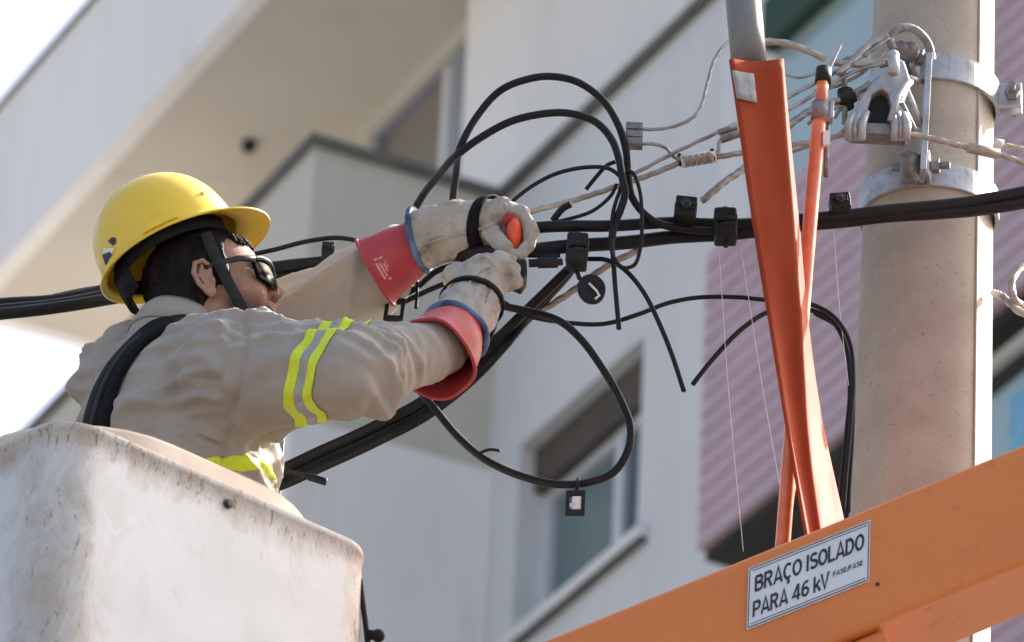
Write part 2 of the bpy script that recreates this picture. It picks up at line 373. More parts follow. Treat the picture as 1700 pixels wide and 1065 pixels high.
# ------------------------------------------------------------------ concrete pole and its steelwork
PD = .34
pt, pb = at(1552.5, -40, PD), at(1527, 900, PD)
pdir = unit(pt - pb)
def pole_at(z): return pb + pdir * ((z - pb[2]) / pdir[2])
sc_p = 1.033
def pole_r(z): return (.104 + (pt[2] - z) / (pt[2] - pb[2]) * .0142) * sc_p
zs = [0, 2, 4, 5, 6, 7, 8, 9, 10, 11]
Pp = [pole_at(z) for z in zs]; Rp = [pole_r(z) for z in zs]
POLE = thing('utility_pole', 'round beige concrete utility pole at the right, sunlit along its right edge', 'utility pole', Pp[0])
v = []; f = []; ns = 72
for p, r in zip(Pp, Rp):
    for j in range(ns):
        th = 2 * math.pi * j / ns; ang = (math.degrees(th) + 90) % 360      # 0 faces the street, 90 the right
        lo_a, hi_a = 43, 94
        rr = r
        if lo_a < ang < hi_a: rr = r * math.cos(math.radians((hi_a - lo_a) / 2)) / math.cos(math.radians(ang - (lo_a + hi_a) / 2))   # flattened on purpose so the sunlit strip is wider and even
        v.append(p + np.array([math.cos(th), math.sin(th), 0]) * rr)
for i in range(len(Pp) - 1):
    for j in range(ns): f.append((i * ns + j, i * ns + (j + 1) % ns, (i + 1) * ns + (j + 1) % ns, (i + 1) * ns + j))
shaft = obj('shaft', v, f, M['concrete'], POLE, True); shaft.data.set_sharp_from_angle(angle=math.radians(12))
for ang in (math.radians(-47.5), math.radians(146)):
    sv = np.array([math.cos(ang), math.sin(ang), 0])
    MB().tube([p + sv * (r + .0005) for p, r in zip(Pp, Rp)], .0025, 6).build('mould_seam', M['concrete'], POLE, smooth=True)
def ring_band(name, label, z, hgt, gap, lugs):
    c = pole_at(z); r = pole_r(z) + .002
    root = thing(name, label, 'pole band', c)
    v = []; f = []; n = 64
    for k, (rr, zz) in enumerate(((r, -hgt / 2), (r + .007, -hgt / 2), (r + .007, hgt / 2), (r, hgt / 2))):
        for j in range(n):
            th = 2 * math.pi * j / n; v.append(c + np.array([math.cos(th) * rr, math.sin(th) * rr, zz]))
    for k in range(4):
        for j in range(n): f.append((k * n + j, k * n + (j + 1) % n, ((k + 1) % 4) * n + (j + 1) % n, ((k + 1) % 4) * n + j))
    obj('strap', v, f, M['steel'], root, True).data.polygons.foreach_set('use_smooth', [False] * (4 * n))
    for th in lugs:
        d = np.array([math.cos(th), math.sin(th), 0]); t = np.array([-d[1], d[0], 0])
        lg = MB()
        for s in (-1, 1): lg.box(c + d * (r + .024) + t * s * .012, d * .022, t * .004, EZ * hgt * .5)
        bevel(lg.build('lug', M['steel'], root), .003)
        bt = MB(); pc2 = c + d * (r + .03); bt.cyl(pc2 - t * .05, pc2 + t * .05, .007, 10); bt.cyl(pc2 + t * .018, pc2 + t * .032, .014, 6); bt.cyl(pc2 - t * .032, pc2 - t * .018, .014, 6)
        bt.build('bolt', M['steel_dull'], root)
    return root
zU = at(1540, 112, PD - .11)[2]; zL = at(1530, 292, PD - .11)[2]
ring_band('pole_band', 'upper galvanised steel band clamped around the concrete pole', zU, .05, 0, (math.radians(-8), math.radians(-112)))
ring_band('pole_band', 'lower galvanised steel band on the pole just above the black cables', zL, .048, 0, (math.radians(-100), math.radians(80)))

# rack bracket with hook on the pole
pf = PD - .16
rk = thing('rack_bracket', 'galvanised upright bracket with curved hook on the front of the pole', 'bracket', at(1535, 290, pf))
x1 = at(1541, 98, pf); x2 = at(1531, 292, pf)
bevel(MB().box((x1 + x2) / 2, (x1 - x2) / 2, np.array([.0055, 0, 0]), np.array([0, .024, 0])).build('upright', M['steel'], rk), .001)
hk = spline(PT([(1536, 112, pf), (1545, 88, pf - .01), (1534, 62, pf - .02), (1512, 46, pf - .03), (1488, 50, pf - .04), (1477, 66, pf - .04), (1483, 82, pf - .04)]), 8)
MB().tube(hk, .0075, 12).build('hook', M['steel_dull'], rk, smooth=True)
MB().tube(PT([(1497, 128, pf - .05), (1530, 210, pf - .01)]), .006, 8).build('brace', M['steel'], rk, smooth=True)
MB().tube(PT([(1505, 127, pf - .05), (1534, 136, pf)]), .005, 8).build('tie', M['steel'], rk, smooth=True)
kn = MB(); kn.sphere(at(1510, 84, pf - .01), (.017, .02, .016)); kn.cyl(at(1494, 76, pf - .03), at(1520, 98, pf + .02), .011, 12); kn.build('hook_nut', M['steel_dull'], rk, smooth=True)
kb2 = MB(); kb2.sphere(at(1511, 268, pf + .0), (.016, .02, .018)); kb2.cyl(at(1511, 258, pf), at(1511, 300, pf + .01), .017, 16); kb2.build('lower_knuckle', M['steel_dull'], rk, smooth=True)

# strain clamp (grey casting with slot and ribbed jaws)
cd = .10
ck = thing('strain_clamp', 'grey cast strain clamp with dark slot hanging from the hook beside the pole', 'clamp', at(1460, 235, cd))
ey = np.array([0, .05, 0])
def plate(pix, dy, ext, name, m, par, bv=.003):
    return bevel(MB().prism([at(u, v, dy) for u, v in pix], ext).build(name, m, par), bv, 3)
plate([(1468, 118), (1486, 92), (1502, 100), (1512, 132), (1498, 168), (1506, 205), (1484, 212), (1480, 176), (1474, 152), (1462, 146), (1448, 156), (1440, 182), (1436, 214), (1408, 212), (1424, 168), (1446, 136)], cd, ey, 'yoke', M['steel'], ck, .005)
plate([(1442, 212), (1441, 186), (1449, 158), (1462, 148), (1472, 154), (1478, 178), (1478, 212)], cd + .02, ey * .8, 'slot_insert', M['plastic'], ck, .002)
for i, u in enumerate((1409, 1420, 1432, 1486, 1496, 1506)):
    k = abs(u - 1458) / 50; y = cd - .012 + .006 * math.sin(i * 2.1)
    MB().tube(PT([(u + (8 if u < 1450 else -5), 182 + 6 * k, y), (u, 205, y - .006), (u - 1, 232, y)]), [.005, .0075, .0065], 10).build('rib', M['steel'], ck, smooth=True)
bevel(MB().box(at(1458, 222, cd + .015), np.array([.050, 0, 0]), np.array([0, .02, 0]), np.array([0, 0, .011])).build('jaw_bar', M['steel_dull'], ck), .004)
pn = MB(); pn.cyl(at(1483, 92, cd - .02), at(1484, 122, cd - .02), .010, 12); pn.sphere(at(1483, 92, cd - .02), .0105); pn.build('clevis_pin', M['steel'], ck, smooth=True)
MB().tube(PT([(1512, 135, cd), (1490, 160, cd - .015), (1478, 200, cd - .02)]), .006, 8).build('link_bar', M['steel'], ck, smooth=True)
MB().tube(PT([(1496, 170, cd), (1518, 215, cd + .02)]), .005, 8).build('lower_link', M['steel_dull'], ck, smooth=True)

# ------------------------------------------------------------------ cables and wires
def cable(name, pts, r, m, label, cat='cable', group=None, lobes=0, sides=12, n=12, pitch=.02):
    P = spline(PT(pts), n)
    if lobes:
        L = sum(np.linalg.norm(P[i + 1] - P[i]) for i in range(len(P) - 1)); k = max(2, int(L / .004))
        Pa = np.array(P); s = np.r_[0, np.cumsum(np.linalg.norm(np.diff(Pa, axis=0), axis=1))]
        q = np.linspace(0, s[-1], min(k, 400)); P = [np.array([np.interp(x, s, Pa[:, c]) for c in range(3)]) for x in q]
        sides = lobes * 4
    else:
        P = [p + np.array(noise.noise_vector(Vector(p * 9.0))) * r * .35 for p in P]
    o = MB().tube(P, r, sides, lobes=lobes, pitch=pitch).build(name, m, None, smooth=True)
    return tag(o, label, cat, group)

cable('power_cable', [(-160, 534, .30), (0, 514, .30), (100, 503, .31), (190, 488, .33), (330, 462, .36), (460, 441, .38), (540, 432, .38), (640, 418, .30), (740, 400, .16), (830, 386, .07), (892, 378, .04), (1000, 375, .04), (1100, 371, .06), (1250, 371, .08), (1340, 364, .09), (1450, 351, .10), (1580, 335, .12), (1700, 319, .14), (1860, 300, .16)], .0100, M['cable'], 'upper thick black trunk cable crossing the whole picture in front of the pole')
cable('power_cable', [(-160, 524, .32), (0, 505, .32), (100, 497, .33), (190, 481, .35), (330, 458, .37), (460, 457, .40), (540, 448, .39), (640, 438, .30), (740, 424, .14), (830, 417, .06), (892, 415, .05), (950, 410, .05), (1010, 404, .06), (1100, 396, .08), (1190, 389, .09), (1250, 384, .09), (1340, 374, .105), (1450, 361, .115), (1580, 348, .13), (1700, 336, .15), (1860, 318, .17)], .0118, M['cable'], 'lower thick black trunk cable crossing the whole picture below its twin')
cable('power_cable', [(-160, 544, .29), (0, 521, .29), (90, 510, .30), (190, 496, .32), (330, 470, .38), (470, 450, .42), (600, 440, .42)], .0105, M['cable'], 'short black cable at left running behind the yellow helmet under two others')
cable('thin_cable', [(90, 491, .34), (140, 481, .34), (190, 474, .35), (330, 440, .38), (455, 414, .38), (510, 400, .37), (560, 394, .36), (604, 401, .33), (660, 420, .25)], .0042, M['cable'], 'thin black cable arching from behind the sunglasses to the far red cuff')
cable('looped_cable', [(756, 400, .20), (752, 345, .19), (757, 285, .12), (766, 240, .03), (792, 193, .02), (832, 150, .01), (880, 131, .0), (915, 127, .0), (958, 136, .0), (1000, 165, .0), (1026, 205, .0), (1040, 250, .01), (1044, 295, .015), (1050, 328, .02), (1066, 352, .03), (1092, 371, .04), (1135, 381, .05), (1195, 384, .06)], .0065, M['cable'], 'tall outer black cable loop rising above the far glove')
cable('looped_cable', [(655, 420, .24), (693, 340, .21), (722, 297, .13), (765, 251, .02), (802, 225, .01), (852, 200, .0), (910, 188, -.005), (952, 189, -.01), (990, 203, -.01), (1015, 230, -.01), (1028, 262, -.01), (1035, 300, -.01), (1038, 322, -.005), (1030, 347, .0), (1019, 372, .01), (1014, 400, .01)], .0066, M['cable'], 'lower inner black cable loop nested under the tall one')
cable('looped_wire', [(1012, 398, .0), (1018, 425, -.005), (1034, 444, -.01), (1053, 440, -.01), (1063, 412, -.01), (1065, 365, -.01), (1062, 315, -.01), (1050, 286, -.008), (1040, 288, .0), (1030, 315, .0), (1018, 350, .0), (1012, 398, .005)], .0034, M['cable'], 'narrow upright loop of thin black wire crossing the trunk cables')
cable('thin_cable', [(836, 352, .06), (852, 333, .05), (882, 309, .03), (925, 287, .01), (975, 277, .0), (1012, 280, -.01), (1034, 296, -.01)], .0036, M['cable'], 'thin black wire arching low inside the two big loops')
cable('thin_cable', [(900, 372, .05), (945, 363, .04), (985, 349, .02), (1015, 324, .01), (1024, 306, .01)], .0032, M['cable'], 'thin black wire sagging beneath the inner loops to the knot')
cable('wire_stub', [(973, 314, .03), (990, 293, .02), (1008, 274, .01), (1022, 268, .005)], .0036, M['cable'], 'short black wire stub slanting up to the inner loop')
cable('wire_stub', [(918, 366, .05), (935, 345, .04), (948, 338, .03)], .006, M['cable'], 'short stiff black wire end against the bare wire near the far glove')
cable('bare_wire', [(700, 408, .22), (870, 354, .12), (960, 330, .08), (1030, 307, .05), (1090, 286, .05), (1130, 270, .05), (1200, 259, .06), (1250, 250, .08), (1340, 236, .10), (1408, 222, .11)], .0046, M['strand_tan'], 'tan bare stranded wire running from far glove up to the strain clamp', 'wire', lobes=5)
cable('bare_wire', [(1500, 220, .11), (1540, 228, .10), (1600, 243, .10), (1660, 257, .12), (1720, 276, .14), (1800, 300, .16)], .0046, M['strand_tan'], 'tan bare stranded wire leaving the strain clamp past the pole to the right', 'wire', lobes=5)
cable('bare_wire', [(1655, 238, .11), (1700, 247, .13), (1800, 275, .15)], .004, M['strand_tan'], 'short tan wire leaving the crimp sleeve at the right edge', 'wire', lobes=5)
cable('bare_wire', [(1062, 214, .02), (1090, 214, .02), (1120, 209, .03), (1150, 195, .04), (1164, 176, .05), (1174, 140, .06), (1186, 100, .07), (1206, 72, .08), (1222, 66, .09)], .0030, M['alu'], 'pale wire rising from the small grey block to the top of the orange cover', 'wire', lobes=5)
cable('bare_wire', [(1062, 238, .02), (1085, 239, .02), (1106, 245, .03), (1118, 260, .04), (1132, 265, .045)], .0032, M['alu'], 'short grey jumper from the small grey block to the white splice', 'wire', lobes=3)
cable('bare_wire', [(1046, 292, .02), (1110, 258, .03), (1190, 220, .05), (1240, 196, .08), (1310, 160, .11), (1352, 138, .12), (1400, 112, .13), (1448, 82, .13), (1476, 62, .13)], .0034, M['alu'], 'thin dark grey wire slanting from the cable knot up to the hook', 'wire', lobes=3)
cable('bare_wire', [(1178, 258, .045), (1192, 252, .05), (1194, 236, .05), (1204, 228, .055), (1240, 222, .08), (1312, 180, .11), (1350, 158, .12), (1420, 118, .12), (1470, 104, .11)], .0034, M['alu'], 'kinked grey jumper climbing from the white splice behind the orange cover', 'wire', lobes=3)
cable('bare_wire', [(1166, 333, .05), (1200, 304, .06), (1235, 279, .08), (1310, 208, .12), (1352, 180, .13), (1410, 160, .12), (1446, 138, .11)], .0058, M['alu'], 'thick grey stranded wire slanting up behind the orange cover to the clamp', 'wire', lobes=5)
cable('bare_wire', [(1215, 76, .10), (1270, 69, .12), (1302, 71, .12), (1345, 86, .12), (1382, 102, .12), (1432, 106, .12), (1480, 100, .12)], .0058, M['strand_tan'], 'brownish twisted wire sagging from the grey tube toward the clamp at the top', 'wire', lobes=4)
cable('bare_wire', [(1340, 205, .14), (1380, 182, .13), (1420, 165, .12), (1450, 150, .11)], .0034, M['alu'], 'short grey strand entering the side of the strain clamp', 'wire', lobes=3)
cable('bare_wire', [(1392, 122, .11), (1420, 96, .12), (1446, 72, .13), (1474, 58, .13)], .0065, M['alu'], 'twisted pair of grey strands ending at the curved hook', 'wire', lobes=4)
cable('bare_wire', [(1384, 196, .14), (1402, 172, .13), (1430, 150, .12), (1462, 128, .12)], .0030, M['alu'], 'upper of two fine strands bent into the side of the clamp', 'wire', lobes=3)
cable('bare_wire', [(1312, 252, .13), (1350, 240, .12), (1388, 226, .12), (1412, 205, .11)], .0034, M['alu'], 'fine grey strand rising from behind the hot stick to the clamp jaws', 'wire', lobes=3)
cable('bare_wire', [(1286, 118, .13), (1330, 128, .13), (1372, 112, .13), (1404, 96, .13), (1440, 92, .13)], .0026, M['alu'], 'fine loose wire behind the hot stick tip', 'wire', lobes=3)
cable('bare_wire', [(1352, 150, .15), (1390, 142, .14), (1432, 120, .14), (1470, 86, .14)], .0030, M['strand_tan'], 'fine tan wire curving up past the dark bolt clamp to the hook', 'wire', lobes=3)
cable('drooping_cable', [(975, 430, .06), (1008, 432, .03), (1040, 450, .01), (1070, 486, .0), (1096, 540, .0), (1118, 596, .0), (1135, 649, .0)], .0042, M['cable'], 'black cable tail drooping right of the ring tag with a free end', 'cable')
cable('drooping_cable', [(1014, 398, .0), (1018, 430, .0), (1022, 480, .0), (1027, 546, .0)], .0042, M['cable'], 'short straight black cable tail hanging down below the trunk cables', 'cable')
cable('thin_cable', [(800, 470, .10), (832, 498, .08), (878, 523, .06), (940, 535, .06), (1000, 537, .07), (1060, 521, .08), (1110, 503, .10), (1160, 494, .12), (1220, 493, .13), (1270, 497, .14), (1340, 503, .15), (1384, 526, .15), (1410, 565, .15), (1417, 625, .15), (1412, 700, .15), (1400, 850, .15)], .004, M['cable'], 'long thin black cable sweeping right and dropping down along the pole')
cable('thin_cable', [(1150, 638, .10), (1185, 594, .11), (1230, 546, .12), (1280, 515, .14), (1330, 511, .16), (1378, 530, .165), (1404, 572, .165), (1411, 640, .165), (1405, 720, .16), (1394, 850, .16)], .0042, M['cable'], 'black cable arch with a cut end on the grey wall at its left')
cable('thin_cable', [(1352, 520, .17), (1392, 545, .17), (1414, 600, .17), (1416, 680, .165), (1408, 850, .165)], .0036, M['cable'], 'thin black cable dropping closest to the pole behind the orange cover')
cable('looped_cable', [(800, 500, .10), (838, 508, .08), (890, 518, .05), (930, 533, .03), (965, 565, .02), (1000, 611, .01), (1030, 661, .0), (1047, 706, .0), (1044, 746, .0), (1020, 783, .01), (980, 800, .01), (930, 803, .02), (870, 791, .04), (812, 766, .06), (762, 726, .09), (712, 668, .13), (686, 636, .16)], .0066, M['cable'], 'large low black cable loop hanging under the near red cuff')
for i, (o1, r, lb) in enumerate((((0, 0, 0), .0085, 'thick black cable slanting down from the connectors to the bucket rim, topmost of three'), ((6, 13, .015), .008, 'middle black cable of the three slanting down below the near arm'), ((10, 25, .0), .0065, 'lowest black cable of the three slanting down below the near arm'))):
    base = [(962, 432, .07), (940, 452, .07), (884, 505, .09), (832, 556, .12), (780, 604, .15), (706, 662, .19), (622, 706, .22), (540, 745, .26), (468, 778, .28), (425, 792, .30), (330, 815, .40)]
    cable('slanting_cable', [(u + o1[0] * min(1, j / 4), v + o1[1] * min(1, j / 4), d + o1[2] * min(1, j / 4) + (.02 * i if j < 3 else 0)) for j, (u, v, d) in enumerate(base)], r, M['cable'], lb, 'cable', 'slanting cables under the near arm')
cable('bare_wire', [(1060, 415, .09), (1010, 440, .10), (940, 490, .12), (900, 515, .13), (800, 583, .19), (700, 640, .24)], .0055, M['strand_tan'], 'tan bare wire slanting down behind the round black tag', 'wire', lobes=5)
cable('slanting_cable', [(540, 566, .34), (580, 540, .31), (630, 512, .27), (690, 478, .21), (730, 448, .15), (790, 434, .10), (850, 434, .06)], .0052, M['cable'], 'black cable slanting up between the two arms, upper of the pair')
cable('slanting_cable', [(570, 560, .33), (630, 522, .28), (690, 492, .22), (740, 470, .16), (800, 448, .10), (850, 440, .07)], .0046, M['cable'], 'black cable slanting up between the two arms, lower of the pair')
cable('cable_tie', [(690, 455, .19), (692, 480, .185), (690, 512, .185)], .003, M['cable'], 'short black tie hanging between the two gloves', 'cable tie')
cable('slanting_cable', [(826, 505, .02), (822, 530, .04), (812, 560, .09), (800, 590, .14)], .0055, M['cable'], 'short black cable dropping behind the near glove wrist')
cend = cable('cord', [(430, 780, .20), (470, 781, .19), (505, 788, .18), (525, 793, .18)], .0042, M['cable'], 'short black cord with thick ribbed tip sticking out above the bucket rim', 'cord')
MB().tube(spline(PT([(512, 791, .178), (526, 795, .178), (542, 800, .178)]), 6), .0065, 12).build('tip', M['cable'], cend, smooth=True)
cable('tie_wire', [(795, 752, .055), (812, 746, .045), (830, 748, .04)], .0026, M['cable'], 'tiny black wire tie sticking out of the low cable loop', 'cable tie')
cable('coiled_wire', [(1650, 486, .30), (1668, 494, .22), (1690, 515, .20), (1720, 530, .22)], .006, M['alu'], 'grey wire end curling out from behind the pole at right', 'wire', lobes=4)
cable('coiled_wire', [(1720, 432, .24), (1696, 444, .22), (1680, 468, .20), (1684, 496, .20), (1706, 512, .22)], .006, M['strand_tan'], 'tan wire loop curving at the right edge beside the pole', 'wire', lobes=4)
for (a, b, lb) in (((1192, 392, .1), (1234, 915, .1), 'leftmost of three fine white threads hanging before the mauve wall'), ((1228, 398, .12), (1312, 900, .12), 'middle fine white thread slanting across the mauve wall'), ((1384, 372, .16), (1409, 640, .16), 'rightmost fine white thread hanging beside the pole')):
    cable('white_thread', [a, ((a[0] + b[0]) / 2 - 3, (a[1] + b[1]) / 2, a[2]), b], .0005, M['thread'], lb, 'thread', 'fine white threads')

# connectors on the cables
def connector(u, v, dy, w, h, label, tilt=0.0, bolt_top=True, face_bolt=False, group='piercing connectors on the trunk cables'):
    c = at(u, v, dy); ex = np.array([math.cos(tilt), 0, math.sin(tilt)]); ez = np.array([-math.sin(tilt), 0, math.cos(tilt)]); eyy = np.array([0, 1.0, 0])
    root = thing('piercing_connector', label, 'connector', c - ez * h / 2, group)
    for s, nm in ((1, 'upper_jaw'), (-1, 'lower_jaw')):
        b = MB(); b.box(c + ez * s * h * .22, ex * w / 2, eyy * .020, ez * h * .20); b.box(c + ez * s * h * .08 + ex * w * .08, ex * w * .30, eyy * .023, ez * h * .07)
        bevel(b.build(nm, M['plastic'], root), .007, 3)
    for s in (-1, 1):
        bevel(MB().box(c + ex * s * w * .44 - eyy * .003 + ez * h * .05 * s, ex * w * .09, eyy * .016, ez * h * .20).build('side_rib', M['plastic'], root), .003)
    if bolt_top:
        t = MB(); t.cyl(c + ez * h * .40, c + ez * h * .50, w * .30, 6); t.cyl(c + ez * h * .38, c + ez * h * .43, w * .36, 16)
        t.build('bolt', M['dark_metal'], root); MB().cyl(c - ez * h * .40, c - ez * h * .58, w * .10, 8).build('bolt_shank', M['plastic'], root)
    if face_bolt:
        t = MB(); t.cyl(c - eyy * .018, c - eyy * .028, w * .24, 20); t.cyl(c - eyy * .026, c - eyy * .036, w * .13, 6); t.build('face_bolt', M['dark_metal'], root)
    return root
connector(1138, 350, .04, .036, .046, 'square black connector with a round face bolt on the upper trunk cable', -.06, bolt_top=False, face_bolt=True)
connector(1204, 376, .06, .038, .068, 'black connector with a hexagonal top bolt left of the orange cover', .05)
connector(958, 418, .03, .036, .068, 'tall black connector on the trunk cables above the ring tag')
connector(545, 420, .345, .022, .030, 'small black clamp on the cable just left of the far red cuff')
connector(1394, 340, .08, .034, .034, 'black bolt clamp on the trunk cables left of the pole', .15, bolt_top=False, face_bolt=True)
lg = thing('inline_connector', 'short black in-line connector right of the gloves', 'connector', at(905, 440, .02))
t = MB(); t.cyl(at(893, 436, .02), at(926, 435, .02), .0095, 16); t.cyl(at(926, 435, .02), at(934, 434, .02), .006, 12); t.cyl(at(878, 437, .02), at(893, 436, .02), .007, 12); t.build('sleeve', M['plastic'], lg, smooth=False)
MB().tube(PT([(876, 424, .02), (905, 425, .02), (930, 424, .02)]), .0035, 8).build('conductor', M['cable'], lg, smooth=True)
# grey parallel groove block, splice, crimp sleeve
bk = thing('wire_block', 'small ribbed grey connector block right of the big cable loops', 'connector', at(1053, 240, .02))
for k, vv in enumerate((213, 226, 238)):
    bevel(MB().box(at(1053, vv, .02), np.array([.0145, 0, 0]), np.array([0, .012, 0]), np.array([0, 0, .0065])).build('block_segment', M['steel_dull'], bk), .002)
sp = thing('wire_splice', 'whitish ribbed splice on the tan bare wire left of the orange cover', 'splice', at(1158, 275, .05))
MB().tube(PT([(1130, 268, .05), (1158, 264, .05), (1186, 259, .055)]), .0112, 16).build('splice_body', M['white_print'], sp, smooth=True)
for u in (1138, 1148, 1158, 1168, 1178): MB().tube(PT([(u - 3, 271 - (u - 1130) * .17, .046), (u + 3, 268 - (u - 1130) * .17, .046)]), .0100, 14).build('splice_ring', M['strand_tan'], sp, smooth=True)
for u, v in ((1130, 266), (1184, 258)): MB().tube(PT([(u - 2, v - 10, .048), (u, v + 8, .048)]), .004, 8).build('clip', M['cable'], sp, smooth=True)
cs = thing('crimp_sleeve', 'rusty tan crimp sleeve on the wire passing in front of the pole', 'splice', at(1640, 258, .11))
MB().tube(PT([(1606, 244, .10), (1658, 256, .11)]), .0095, 14).build('sleeve_body', M['strand_tan'], cs, smooth=True)
MB().tube(PT([(1650, 236, .11), (1665, 240, .11)]), .008, 14).build('sleeve_end', M['white_print'], cs, smooth=True)
wc = thing('wire_clip', 'small grey parallel clip joining two wires left of the orange cover', 'clip', at(1206, 225, .05))
for du, dv in ((0, 0), (4, 12)): MB().tube(PT([(1194 + du, 220 + dv, .052), (1222 + du, 210 + dv, .058)]), .0062, 10).build('clip_half', M['steel_dull'], wc, smooth=True)
bt = thing('insulated_bolt', 'dark ribbed bolt clamp between the hot stick and the strain clamp', 'clamp', at(1405, 200, .13))
b = MB(); b.cyl(at(1403, 150, .13), at(1405, 178, .13), .014, 14); b.cyl(at(1395, 165, .12), at(1420, 160, .12), .010, 12); b.build('clamp_body', M['plastic'], bt, smooth=False)
MB().tube(PT([(1400, 120, .13), (1403, 150, .13), (1402, 205, .13)]), .005, 8).build('stem', M['steel_dull'], bt, smooth=True)

# tags hanging from cables
def frame_tag(u, v, dy, w, h, label, tilt):
    c = at(u, v, dy); ex = np.array([math.cos(tilt), 0.1, math.sin(tilt)]); ez = np.array([-math.sin(tilt) + .12, 0, math.cos(tilt)]); n = np.array([0, .004, 0])
    root = thing('cable_tag', label, 'tag', c - ez * h / 2, 'black tags on the cables')
    t = .20
    fr = MB()
    for s in (-1, 1): fr.box(c + ex * s * w * (.5 - t / 2), ex * w * t / 2, n, ez * h / 2); fr.box(c + ez * s * h * (.5 - t / 2), ex * w * (.5 - t), n * .98, ez * h * t / 2)
    fr.build('tag_frame', M['plastic'], root)
    return root, c, ex, ez
r1, c, ex, ez = frame_tag(655, 514, .20, .034, .042, 'square black open tag hanging between the two arms', .05)
MB().tube([c + ez * .02, c + ez * .034 + np.array([0, .02, 0])], .003, 8).build('tag_loop', M['cable'], r1, smooth=True)
r2, c, ex, ez = frame_tag(955, 835, .01, .032, .044, 'square black tag with white centre under the low cable loop', .12)
wp = MB(); wp.box(c + ex * .002, ex * .0075, np.array([0, .002, 0]), ez * .012); wp.box(c - ex * .005 - ez * .004, ex * .004, np.array([0, .002, 0]), ez * .003); wp.build('white_mark', M['white_print'], r2)
MB().tube(PT([(957, 812, .01), (960, 803, .0), (960, 795, .01), (957, 806, .03)]), .0032, 8).build('tag_loop', M['cable'], r2, smooth=True)
r3 = thing('cable_tag', 'round black ring tag with a white hook mark below the connectors', 'tag', at(982, 503, .02), 'black tags on the cables')
c = at(982, 480, .02); v = []; f = []; n = 40
for k, (rr, yy) in enumerate(((.0235, -.005), (.0235, .005), (.0, .005), (.0, -.003), (.0150, -.003), (.0170, -.005))):
    for j in range(n): th = 2 * math.pi * j / n; v.append(c + np.array([math.cos(th) * rr, yy + .15 * math.cos(th) * rr, math.sin(th) * rr * 1.12]))
for k in range(5):
    for j in range(n): f.append((k * n + j, k * n + (j + 1) % n, (k + 1) * n + (j + 1) % n, (k + 1) * n + j))
for j in range(n): f.append((5 * n + j, 5 * n + (j + 1) % n, (j + 1) % n, j))
obj('tag_disc', v, f, M['plastic'], r3, True)
MB().tube(PT([(978, 470, .013), (990, 482, .013), (995, 490, .013), (988, 496, .013)]), .0022, 8).build('hook_mark', M['white_print'], r3, smooth=True)
MB().tube(PT([(958, 450, .03), (962, 462, .02)]), .004, 8).build('tag_loop', M['cable'], r3, smooth=True)

# ------------------------------------------------------------------ orange cover, grey tube, hot stick
tb = thing('insulating_tube', 'grey plastic tube entering the top of the orange cover', 'tube', at(1242, 110, -.04))
a, b_ = at(1223, -120, -.04), at(1244, 112, -.04)
MB().tube([a + (b_ - a) * t for t in (0, .25, .5, .75, 1)], .0305, 40).build('pipe', M['pvc'], tb, smooth=True)
cv = thing('orange_cover', 'long folded orange vinyl cover strip crossing in front of the wires and the pole edge', 'line cover', at(1350, 930, -.12))
rows = [(88, 1210, 1266, 1270), (97, 1212, 1297, 1299), (200, 1227, 1304, 1308), (300, 1241, 1312, 1318), (400, 1256, 1320, 1328), (470, 1267, 1325, 1334), (540, 1279, 1330, 1341), (620, 1292, 1334, 1351), (700, 1305, 1339, 1364), (780, 1319, 1347, 1381), (860, 1333, 1358, 1399), (930, 1346, 1369, 1414), (1000, 1358, 1380, 1430)]
V = []; Fc = []
NC = 18
for i, (v, l, m_, r_) in enumerate(rows[1:]):
    for j in range(NC + 1):
        t = j / NC
        if t <= .6:
            s = t / .6; u = l + (m_ - l) * s; dy = -.125 + .02 * s + .010 * math.sin(s * math.pi) * (1 if v > 500 else .6)
        else:
            s = (t - .6) / .4; u = m_ + (r_ - m_) * s; dy = -.105 + (.02 + .0026 * (r_ - m_)) * s
        dy += .003 * noise.noise(Vector((u * .03, v * .012, 0)))
        V.append(at(u, v + (5 if t < .6 else 0) * math.sin(t * 5) * (1 if i == 0 else 0), dy))
nr = len(rows) - 1
# denser rows by spline along the length
cols = [spline([V[i * (NC + 1) + j] for i in range(nr)], 6) for j in range(NC + 1)]
nn = len(cols[0]); V = [cols[j][i] for i in range(nn) for j in range(NC + 1)]
for i in range(nn - 1):
    for j in range(NC): q = i * (NC + 1) + j; Fc.append((q, q + NC + 1, q + NC + 2, q + 1))
co = obj('cover_sheet', V, Fc, M['orange_vinyl'], cv, True); sm = co.modifiers.new('thick', 'SOLIDIFY'); sm.thickness = .004; sm.offset = 0
